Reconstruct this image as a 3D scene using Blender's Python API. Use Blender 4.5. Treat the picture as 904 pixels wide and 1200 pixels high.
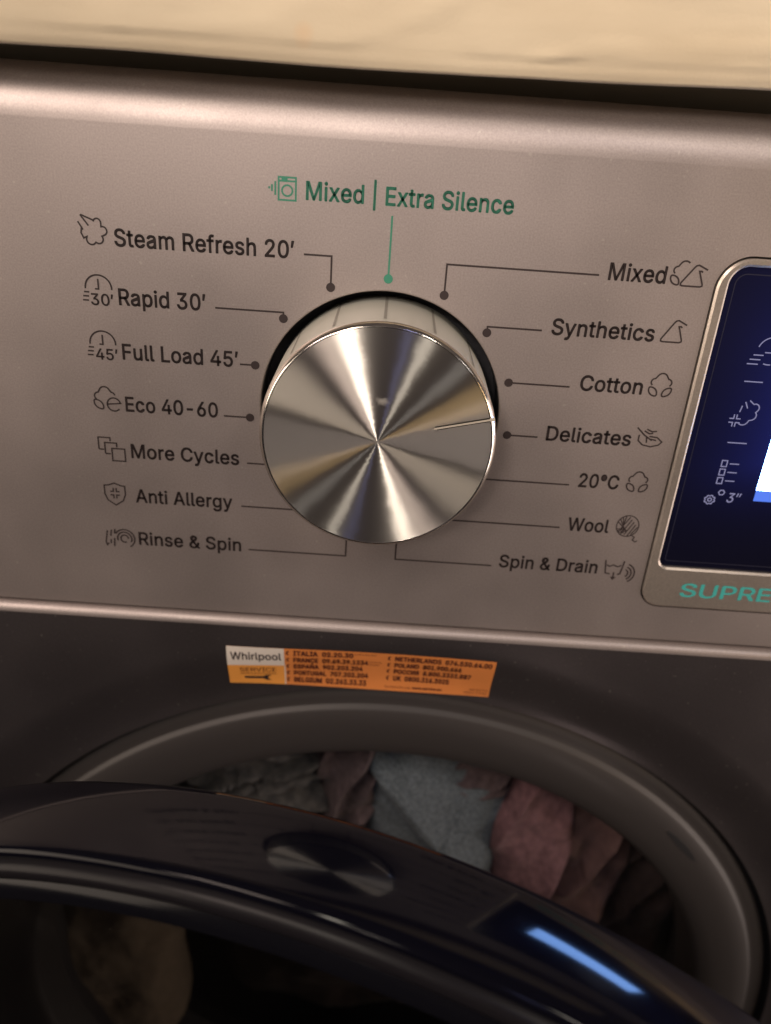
import bpy, bmesh, math, random
from mathutils import Vector, Matrix, noise
from mathutils.geometry import tessellate_polygon
random.seed(7)
S = 0.001                                   # everything below is written in millimetres
sc = bpy.context.scene
for o in list(bpy.data.objects): bpy.data.objects.remove(o)
col = sc.collection

# ------------------------------------------------------------------ camera
PITCH, YAW, ROLL = 0.44645, 0.01187, 0.0719
cp, sp, cy_, sy_ = math.cos(PITCH), math.sin(PITCH), math.cos(YAW), math.sin(YAW)
fwd = Vector((sy_*cp, cy_*cp, -sp)); rgt = Vector((cy_, -sy_, 0)); upv = rgt.cross(fwd)
r_ = rgt*math.cos(ROLL) + upv*math.sin(ROLL); u_ = -rgt*math.sin(ROLL) + upv*math.cos(ROLL)
cam = bpy.data.cameras.new('camera'); camo = bpy.data.objects.new('camera', cam); col.objects.link(camo)
m = Matrix((r_, u_, -fwd)).transposed().to_4x4(); m.translation = Vector((1.0, -172.9, 57.2))*S
camo.matrix_world = m
cam.sensor_fit = 'HORIZONTAL'; cam.sensor_width = 36; cam.lens = 36*900/904
cam.clip_start = 0.005; cam.clip_end = 50
cam.dof.use_dof = True; cam.dof.focus_distance = 0.168; cam.dof.aperture_fstop = 14
sc.camera = camo

# ------------------------------------------------------------------ light
w = bpy.data.worlds.new('World'); sc.world = w; w.use_nodes = True
# dim lived-in room: uneven warm tones all round, darker towards the floor
wt = w.node_tree; wl = wt.links
def W(t, **k):
    n = wt.nodes.new(t)
    for a, b in k.items(): setattr(n, a, b)
    return n
wc = W('ShaderNodeTexCoord')
wn = W('ShaderNodeTexNoise'); wn.inputs['Scale'].default_value = 4.5; wn.inputs['Detail'].default_value = 6; wn.inputs['Roughness'].default_value = .65; wl.new(wc.outputs['Generated'], wn.inputs['Vector'])
wr_ = W('ShaderNodeValToRGB'); e = wr_.color_ramp.elements
e[0].position = .36; e[0].color = (.20, .17, .22, 1); e[1].position = .64; e[1].color = (1, .74, .50, 1)
x_ = e.new(.50); x_.color = (.60, .48, .46, 1)
wl.new(wn.outputs['Fac'], wr_.inputs[0])
wsx = W('ShaderNodeSeparateXYZ'); wl.new(wc.outputs['Generated'], wsx.inputs[0])
wmr = W('ShaderNodeMapRange', interpolation_type='SMOOTHSTEP'); wmr.inputs['From Min'].default_value = -.7; wmr.inputs['From Max'].default_value = .25; wmr.inputs['To Min'].default_value = .25; wmr.inputs['To Max'].default_value = 1
wl.new(wsx.outputs['Z'], wmr.inputs['Value'])
wm_ = W('ShaderNodeMath', operation='MULTIPLY'); wm_.inputs[1].default_value = .125; wl.new(wmr.outputs[0], wm_.inputs[0])
wl.new(wr_.outputs[0], wt.nodes['Background'].inputs[0]); wl.new(wm_.outputs[0], wt.nodes['Background'].inputs[1])
def lamp(name, loc, target, size, power, color, sy=None):
    l = bpy.data.lights.new(name, 'AREA'); l.shape = 'RECTANGLE'; l.size = size; l.size_y = sy or size
    l.energy = power; l.color = color
    o = bpy.data.objects.new(name, l); col.objects.link(o); o.location = loc
    o.rotation_euler = (Vector(target) - Vector(loc)).to_track_quat('-Z', 'Y').to_euler()
    return o
Z0 = (0, 0, 0.0)
def at(az, el, d):
    a, e_ = math.radians(az), math.radians(el); return (d*math.sin(a)*math.cos(e_), -d*math.cos(a)*math.cos(e_), d*math.sin(e_))
lamp('left_bulb', at(-24, 40, 1.2), Z0, 0.075, 2.4, (1, .90, .76), 0.30)
lamp('left_shade', at(-46, 38, 1.2), Z0, 0.40, 4.4, (1, .80, .70), 0.3)
lamp('right_bulb', at(30.5, 40, 1.2), Z0, 0.07, 2.0, (1, .90, .78), 0.22)
lamp('left_room_lamp', at(-64, 8, 1.3), Z0, 0.9, 6.5, (1, .83, .68), 0.6)
lamp('gold_room_lamp', at(52, 4, 1.2), Z0, 0.14, 1.2, (1, .66, .30), 0.3)
lamp('right_room_lamp', at(76, -12, 1.3), Z0, 0.62, 8.5, (1, .84, .76), 0.9)
lamp('right_shade', at(52, 24, 1.3), Z0, 0.14, .7, (.95, .90, .86), 0.2)
lamp('added_blue_glint', at(14, 36, 1.2), Z0, 0.07, .22, (.42, .46, 1), 0.2)  # added weak blue light without a real source, for a glint on the dial
sl_ = bpy.data.lights.new('shaded_spot', 'SPOT'); sl_.energy = 25; sl_.color = (1, .86, .75); sl_.spot_size = math.radians(23.5); sl_.spot_blend = 1; sl_.shadow_soft_size = .10
so_ = bpy.data.objects.new('shaded_spot', sl_); col.objects.link(so_); so_.location = (-.22, -.78, .41)
so_.rotation_euler = (Vector((.055, 0, .125)) - so_.location).to_track_quat('-Z', 'Y').to_euler()
sc.view_settings.view_transform = 'Standard'; sc.view_settings.look = 'None'
sc.view_settings.exposure = 0; sc.view_settings.gamma = 1
sc.render.engine = 'CYCLES'

# ------------------------------------------------------------------ materials
def nmat(name):
    mt = bpy.data.materials.new(name); mt.use_nodes = True
    nt = mt.node_tree; return mt, nt, nt.nodes['Principled BSDF']
def N(nt, t, **k):
    n = nt.nodes.new(t)
    for a, b in k.items(): setattr(n, a, b)
    return n
def simple(name, c, rough=.5, metal=0, spec=.5, bump=0, bscale=400, coat=0, vary=0, sheen=0):
    mt, nt, b = nmat(name)
    b.inputs['Base Color'].default_value = (*c, 1); b.inputs['Roughness'].default_value = rough
    b.inputs['Metallic'].default_value = metal; b.inputs['Specular IOR Level'].default_value = spec
    if coat: b.inputs['Coat Weight'].default_value = coat; b.inputs['Coat Roughness'].default_value = .06
    if sheen: b.inputs['Sheen Weight'].default_value = sheen
    if bump or vary:
        tc = N(nt, 'ShaderNodeTexCoord'); nz = N(nt, 'ShaderNodeTexNoise')
        nz.inputs['Scale'].default_value = bscale; nz.inputs['Detail'].default_value = 3
        nt.links.new(tc.outputs['Object'], nz.inputs['Vector'])
        if bump:
            bp = N(nt, 'ShaderNodeBump'); bp.inputs['Strength'].default_value = bump; bp.inputs['Distance'].default_value = .0002
            nt.links.new(nz.outputs['Fac'], bp.inputs['Height']); nt.links.new(bp.outputs[0], b.inputs['Normal'])
        if vary:
            mx = N(nt, 'ShaderNodeMix', data_type='RGBA')
            mx.inputs['A'].default_value = (*[v*(1-vary) for v in c], 1); mx.inputs['B'].default_value = (*[min(1, v*(1+vary)) for v in c], 1)
            nt.links.new(nz.outputs['Fac'], mx.inputs['Factor']); nt.links.new(mx.outputs['Result'], b.inputs['Base Color'])
    return mt
def paint(name, c, rough, metal):
    """metallic paint: flake speckle in colour, faint orange peel and smudges in the gloss"""
    mt, nt, b = nmat(name)
    tc = N(nt, 'ShaderNodeTexCoord')
    fl = N(nt, 'ShaderNodeTexNoise'); fl.inputs['Scale'].default_value = 2600; fl.inputs['Detail'].default_value = 1
    sm = N(nt, 'ShaderNodeTexNoise'); sm.inputs['Scale'].default_value = 28; sm.inputs['Detail'].default_value = 5
    for n in (fl, sm): nt.links.new(tc.outputs['Object'], n.inputs['Vector'])
    mx = N(nt, 'ShaderNodeMix', data_type='RGBA')
    mx.inputs['A'].default_value = (*[v*.80 for v in c], 1); mx.inputs['B'].default_value = (*[min(1, v*1.2) for v in c], 1)
    nt.links.new(fl.outputs['Fac'], mx.inputs['Factor'])
    # settled dust: sparse pale specks and dull cloudy patches left by wiping
    du = N(nt, 'ShaderNodeTexNoise'); du.inputs['Scale'].default_value = 900; du.inputs['Detail'].default_value = 0; nt.links.new(tc.outputs['Object'], du.inputs['Vector'])
    dm = N(nt, 'ShaderNodeMapRange'); dm.inputs['From Min'].default_value = .79; dm.inputs['From Max'].default_value = .86; dm.inputs['To Max'].default_value = .22
    nt.links.new(du.outputs['Fac'], dm.inputs['Value'])
    dx_ = N(nt, 'ShaderNodeMix', data_type='RGBA'); dx_.inputs['B'].default_value = (.7, .66, .6, 1)
    nt.links.new(dm.outputs[0], dx_.inputs['Factor']); nt.links.new(mx.outputs['Result'], dx_.inputs['A']); nt.links.new(dx_.outputs['Result'], b.inputs['Base Color'])
    mr = N(nt, 'ShaderNodeMapRange'); mr.inputs['From Min'].default_value = .3; mr.inputs['From Max'].default_value = .7; mr.inputs['To Min'].default_value = rough-.05; mr.inputs['To Max'].default_value = rough+.06
    nt.links.new(sm.outputs['Fac'], mr.inputs['Value']); nt.links.new(mr.outputs[0], b.inputs['Roughness'])
    b.inputs['Metallic'].default_value = metal
    bp = N(nt, 'ShaderNodeBump'); bp.inputs['Strength'].default_value = .12; bp.inputs['Distance'].default_value = .00008
    nt.links.new(fl.outputs['Fac'], bp.inputs['Height']); nt.links.new(bp.outputs[0], b.inputs['Normal'])
    return mt
M = {}
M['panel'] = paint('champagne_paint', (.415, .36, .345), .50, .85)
M['front'] = paint('shaded_front_paint', (.145, .127, .132), .37, .85)  # same paint as the control panel, with the lower shade put into the colour
M['bezel'] = paint('bezel_champagne', (.56, .49, .43), .34, .8)
M['ring'] = simple('grey_ring_plastic', (.044, .038, .037), .5, .2, bump=.1, bscale=1500)
M['black'] = simple('black_plastic', (.012, .012, .016), .5)
M['well'] = simple('well_black', (.010, .010, .014), .55, bump=.5, bscale=900)
M['gloss'] = simple('glossy_black', (.003, .003, .006), .085, spec=.14)
def smoked(name, tint, rough):
    mt, nt, b = nmat(name)
    tr = N(nt, 'ShaderNodeBsdfTransparent'); tr.inputs[0].default_value = (*tint, 1)
    gs = N(nt, 'ShaderNodeBsdfGlossy'); gs.inputs['Roughness'].default_value = rough
    fr = N(nt, 'ShaderNodeFresnel'); fr.inputs[0].default_value = 1.33
    mx = N(nt, 'ShaderNodeMixShader'); nt.links.new(fr.outputs[0], mx.inputs[0]); nt.links.new(tr.outputs[0], mx.inputs[1]); nt.links.new(gs.outputs[0], mx.inputs[2])
    nt.links.new(mx.outputs[0], nt.nodes['Material Output'].inputs[0]); return mt
M['glass'] = smoked('smoked_glass', (.36, .345, .33), .12)
M['bowlglass'] = smoked('bowl_glass', (.86, .88, .84), .06)
M['border'] = simple('black_glass_border', (.004, .004, .006), .16, spec=.14)
M['trim'] = simple('dark_trim', (.010, .009, .011), .3, 0, spec=.12)
M['ink'] = simple('dark_ink', (.028, .018, .018), .5)
M['green'] = simple('green_ink', (.035, .20, .13), .5)
M['teal'] = simple('teal_ink', (.05, .36, .34), .45)
M['tick'] = simple('tick_ink', (.23, .215, .185), .5)
M['rim'] = simple('polished_rim', (.80, .76, .70), .13, 1)
M['skirt'] = simple('knob_skirt', (.50, .49, .43), .36, .15, bump=.05, bscale=800)
M['drum'] = simple('drum_steel', (.10, .09, .09), .35, .8)
M['seal'] = simple('rubber_seal', (.035, .032, .034), .5, bump=.1)
M['orange'] = simple('sticker_orange', (.62, .21, .055), .45, vary=.08, bscale=60)
M['amber'] = simple('sticker_amber', (.72, .30, .06), .45)
M['white'] = simple('sticker_white', (.62, .56, .50), .45)
M['brown'] = simple('sticker_ink', (.07, .015, .012), .5)
M['engrave'] = simple('engraved_dark', (.03, .025, .02), .35, .5)
M['lipmetal'] = simple('pointer_metal', (.62, .56, .47), .5, .4)
M['edge'] = simple('glass_edge', (.018, .018, .034), .3)
M['slot'] = simple('slot_dark', (.02, .02, .022), .5)

# brushed face: concentric turning grooves
mt, nt, b = nmat('turned_aluminium'); M['face'] = mt
tg = N(nt, 'ShaderNodeTangent', direction_type='RADIAL', axis='Y')
b.inputs['Base Color'].default_value = (.78, .72, .64, 1); b.inputs['Metallic'].default_value = 1
b.inputs['Roughness'].default_value = .26; b.inputs['Anisotropic'].default_value = .97
nt.links.new(tg.outputs[0], b.inputs['Tangent']); b.inputs['Anisotropic Rotation'].default_value = .25
tc = N(nt, 'ShaderNodeTexCoord')
# fine uneven grooves by radius
ln = N(nt, 'ShaderNodeVectorMath', operation='LENGTH'); nt.links.new(tc.outputs['Object'], ln.inputs[0])
nz = N(nt, 'ShaderNodeTexNoise', noise_dimensions='1D'); nz.inputs['Scale'].default_value = 5000; nz.inputs['Detail'].default_value = 2
nt.links.new(ln.outputs['Value'], nz.inputs['W'])
mr = N(nt, 'ShaderNodeMapRange'); mr.inputs['To Min'].default_value = .27; mr.inputs['To Max'].default_value = .30
nt.links.new(nz.outputs['Fac'], mr.inputs['Value']); nt.links.new(mr.outputs[0], b.inputs['Roughness'])
# a dried smear near the middle and faint wiping marks
mp = N(nt, 'ShaderNodeMapping'); mp.inputs['Location'].default_value = (-.0005, 0, -.0090); mp.inputs['Rotation'].default_value = (0, .6, 0); mp.inputs['Scale'].default_value = (1, 0, 1.9)
mp.vector_type = 'POINT'; nt.links.new(tc.outputs['Object'], mp.inputs[0])
sub = N(nt, 'ShaderNodeVectorMath', operation='SUBTRACT'); sub.inputs[1].default_value = (.0005, 0, .0090); nt.links.new(tc.outputs['Object'], sub.inputs[0])
mp.inputs['Location'].default_value = (0, 0, 0); nt.links.new(sub.outputs[0], mp.inputs[0])
sl2_ = N(nt, 'ShaderNodeVectorMath', operation='LENGTH'); nt.links.new(mp.outputs[0], sl2_.inputs[0])
sn = N(nt, 'ShaderNodeTexNoise'); sn.inputs['Scale'].default_value = 1500; sn.inputs['Detail'].default_value = 3; nt.links.new(tc.outputs['Object'], sn.inputs['Vector'])
def fm(op, a, bb):
    n = N(nt, 'ShaderNodeMath', operation=op)
    for i, v in enumerate((a, bb)):
        if isinstance(v, (int, float)): n.inputs[i].default_value = v
        else: nt.links.new(v, n.inputs[i])
    return n.outputs[0]
mk = N(nt, 'ShaderNodeMapRange'); mk.inputs['From Min'].default_value = .0034; mk.inputs['From Max'].default_value = .0012
mk.inputs['To Min'].default_value = 0; mk.inputs['To Max'].default_value = .5
nt.links.new(fm('ADD', sl2_.outputs['Value'], fm('MULTIPLY', sn.outputs['Fac'], .0030)), mk.inputs['Value'])
mk.inputs['From Min'].default_value = .0033; mk.inputs['From Max'].default_value = .0018
cm = N(nt, 'ShaderNodeMix', data_type='RGBA'); cm.inputs['A'].default_value = (.95, .90, .82, 1); cm.inputs['B'].default_value = (.75, .72, .66, 1)
nt.links.new(mk.outputs[0], cm.inputs['Factor']); nt.links.new(cm.outputs['Result'], b.inputs['Base Color'])
nt.links.new(fm('SUBTRACT', 1.0, mk.outputs[0]), b.inputs['Metallic'])

gl = N(nt, 'ShaderNodeBsdfAnisotropic'); gl.distribution = 'GGX'
gl.inputs['Color'].default_value = (.93, .89, .82, 1); gl.inputs['Anisotropy'].default_value = .82; rn = N(nt, 'ShaderNodeTexNoise'); rn.inputs['Scale'].default_value = 260; rn.inputs['Detail'].default_value = 4; nt.links.new(tc.outputs['Object'], rn.inputs['Vector'])
nt.links.new(fm('ADD', fm('MULTIPLY', fm('SUBTRACT', nz.outputs['Fac'], .5), .022), fm('MULTIPLY', fm('SUBTRACT', rn.outputs['Fac'], .5), -.018)), gl.inputs['Rotation'])
gl.inputs['Roughness'].default_value = .30; nt.links.new(tg.outputs[0], gl.inputs['Tangent'])
ms_ = N(nt, 'ShaderNodeMixShader'); out_ = nt.nodes['Material Output']
ff_ = N(nt, 'ShaderNodeMath', operation='MAXIMUM'); ff_.inputs[1].default_value = .45; nt.links.new(mk.outputs[0], ff_.inputs[0])
nt.links.new(ff_.outputs[0], ms_.inputs[0]); nt.links.new(gl.outputs[0], ms_.inputs[1]); nt.links.new(b.outputs[0], ms_.inputs[2]); nt.links.new(ms_.outputs[0], out_.inputs[0])

def emis(name, c, s, mixgloss=False):
    mt, nt, b = nmat(name)
    b.inputs['Base Color'].default_value = (.004, .004, .008, 1); b.inputs['Roughness'].default_value = .12
    b.inputs['Emission Color'].default_value = (*c, 1); b.inputs['Emission Strength'].default_value = s
    return mt
M['lcd'] = emis('lcd_white', (.22, .44, 1), 30.0)
M['lcdblue'] = emis('lcd_blue', (.10, .22, .9), 1.0)
M['sicon'] = emis('screen_icon', (.55, .52, .85), .45)
# screen glass: the backlight bleeding through the dark display from the lcd window
mt, nt, b = nmat('display_glass'); M['screen'] = mt
b.inputs['Base Color'].default_value = (.004, .004, .010, 1); b.inputs['Roughness'].default_value = .16
tc = N(nt, 'ShaderNodeTexCoord'); sx = N(nt, 'ShaderNodeSeparateXYZ'); nt.links.new(tc.outputs['Object'], sx.inputs[0])
def math_(op, a, bb=None):
    n = N(nt, 'ShaderNodeMath', operation=op)
    for i, v in enumerate((a, bb)):
        if v is None: continue
        if isinstance(v, (int, float)): n.inputs[i].default_value = v
        else: nt.links.new(v, n.inputs[i])
    return n.outputs[0]
dx = math_('MULTIPLY', math_('MAXIMUM', math_('SUBTRACT', .093, sx.outputs['X']), 0), 1000/10.)
dz = math_('MULTIPLY', math_('MAXIMUM', math_('SUBTRACT', -.006, sx.outputs['Z']), 0), 1000/6.5)
dzt = math_('MULTIPLY', math_('MAXIMUM', math_('SUBTRACT', sx.outputs['Z'], .020), 0), 1000/14.)
d2 = math_('ADD', math_('ADD', math_('MULTIPLY', dx, dx), math_('MULTIPLY', dz, dz)), math_('MULTIPLY', dzt, dzt))
g = math_('POWER', 2.718, math_('MULTIPLY', math_('SQRT', d2), -1.0))
st = math_('ADD', math_('MULTIPLY', g, .075), .0018)
b.inputs['Emission Color'].default_value = (.075, .11, 1, 1); nt.links.new(st, b.inputs['Emission Strength'])

# ------------------------------------------------------------------ helpers
BASE = Vector((0, 300, -490))
def tag(o, label=None, cat=None, group=None, kind=None):
    for k, v in (('label', label), ('category', cat), ('group', group), ('kind', kind)):
        if v: o[k] = v
    return o
def mesh(name, verts, faces, mat, parent=None, smooth=False, label=None):
    me = bpy.data.meshes.new(name)
    me.from_pydata([(v[0]*S, v[1]*S, v[2]*S) for v in verts], [], faces)
    me.validate(); me.update()
    mats = mat if isinstance(mat, list) else [mat]
    for mm in mats: me.materials.append(mm)
    if smooth:
        for p in me.polygons: p.use_smooth = True
        if smooth != 1: me.set_sharp_from_angle(angle=math.radians(smooth))
    o = bpy.data.objects.new(name, me); col.objects.link(o)
    if parent:
        o.parent = parent; o.matrix_parent_inverse = Matrix.Identity(4)
        o.location = -world_loc(parent)
    if label: o['label'] = label
    return o
def world_loc(o):
    v = Vector((0, 0, 0))
    while o: v = v + o.location; o = o.parent
    return v
def revolve(prof, c, n=180, a0=0, a1=2*math.pi, xf=None):
    """prof: (r, y) pairs turned about the y axis through (c[0], c[1])"""
    V, F = [], []; closed = abs(a1-a0-2*math.pi) < 1e-6; m_ = n if closed else n+1
    for r, y in prof:
        for i in range(m_):
            a = a0+(a1-a0)*i/n
            V.append((c[0]+r*math.sin(a), y, c[1]+r*math.cos(a)))
    for j in range(len(prof)-1):
        for i in range(n if closed else n):
            i2 = (i+1) % m_
            F.append((j*m_+i, j*m_+i2, (j+1)*m_+i2, (j+1)*m_+i))
    return V, F
def cap(V, F, r, y, c, n=180):
    k = len(V); V += [(c[0]+r*math.sin(2*math.pi*i/n), y, c[1]+r*math.cos(2*math.pi*i/n)) for i in range(n)]; V.append((c[0], y, c[1]))
    F += [(k+i, k+(i+1) % n, k+n) for i in range(n)]
def merge(*parts):
    V, F = [], []
    for v, f in parts:
        k = len(V); V += list(v); F += [tuple(i+k for i in ff) for ff in f]
    return V, F
def circle(cx, cz, r, n=96): return [(cx+r*math.cos(2*math.pi*i/n), cz+r*math.sin(2*math.pi*i/n)) for i in range(n)]
def rrect(x0, x1, z0, z1, rad, n=12):
    out = []
    rr = rad if isinstance(rad, (list, tuple)) else [rad]*4
    for (cx, cz, a, r) in ((x1-rr[0], z1-rr[0], 0, rr[0]), (x0+rr[1], z1-rr[1], 90, rr[1]), (x0+rr[2], z0+rr[2], 180, rr[2]), (x1-rr[3], z0+rr[3], 270, rr[3])):
        for i in range(n+1):
            t = math.radians(a+90*i/n); out.append((cx+r*math.cos(t), cz+r*math.sin(t)))
    return out
def fill(loops, y):
    T = tessellate_polygon([[Vector((a, b_, 0)) for a, b_ in l] for l in loops])
    V = [(a, y, b_) for l in loops for a, b_ in l]; F = []
    for t in T:
        p = [V[i] for i in t]
        cr = (p[1][0]-p[0][0])*(p[2][2]-p[0][2])-(p[1][2]-p[0][2])*(p[2][0]-p[0][0])
        F.append(tuple(t) if cr > 0 else tuple(reversed(t)))
    return V, F
def band(loopA, yA, loopB, yB):
    n = len(loopA); V = [(a, yA, b_) for a, b_ in loopA]+[(a, yB, b_) for a, b_ in loopB]
    return V, [(i, (i+1) % n, n+(i+1) % n, n+i) for i in range(n)]
ycount = [0]
def strokes(lines, wd, y=-.05, surf=None):
    """flat printed strokes with mitred joints; each line lies a hair above the one before"""
    V, F = [], []
    for q, (pts, closed) in enumerate(lines):
        yy = y-.004*q; n = len(pts); k = len(V)
        for i in range(n):
            p = Vector(pts[i]); a = Vector(pts[i-1]) if (i > 0 or closed) else None; c = Vector(pts[(i+1) % n]) if (i < n-1 or closed) else None
            d1 = (p-a).normalized() if a is not None else None; d2 = (c-p).normalized() if c is not None else None
            if d1 is None: d1 = d2
            if d2 is None: d2 = d1
            t = (d1+d2); t = t.normalized() if t.length > 1e-6 else d1
            nn = Vector((-t.y, t.x)); s = wd/2/max(.45, nn.dot(Vector((-d1.y, d1.x))))
            for sg in (1, -1):
                v = p+nn*s*sg; V.append((v.x, yy, v.y))
        for i in range(n if closed else n-1):
            j = (i+1) % n; F.append((k+2*i, k+2*i+1, k+2*j+1, k+2*j))
    return V, F
def arc(cx, cy, rx, a0, a1, n=14, ry=None):
    ry = ry or rx
    return [(cx+rx*math.cos(math.radians(a0+(a1-a0)*i/n)), cy+ry*math.sin(math.radians(a0+(a1-a0)*i/n))) for i in range(n+1)]
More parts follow.
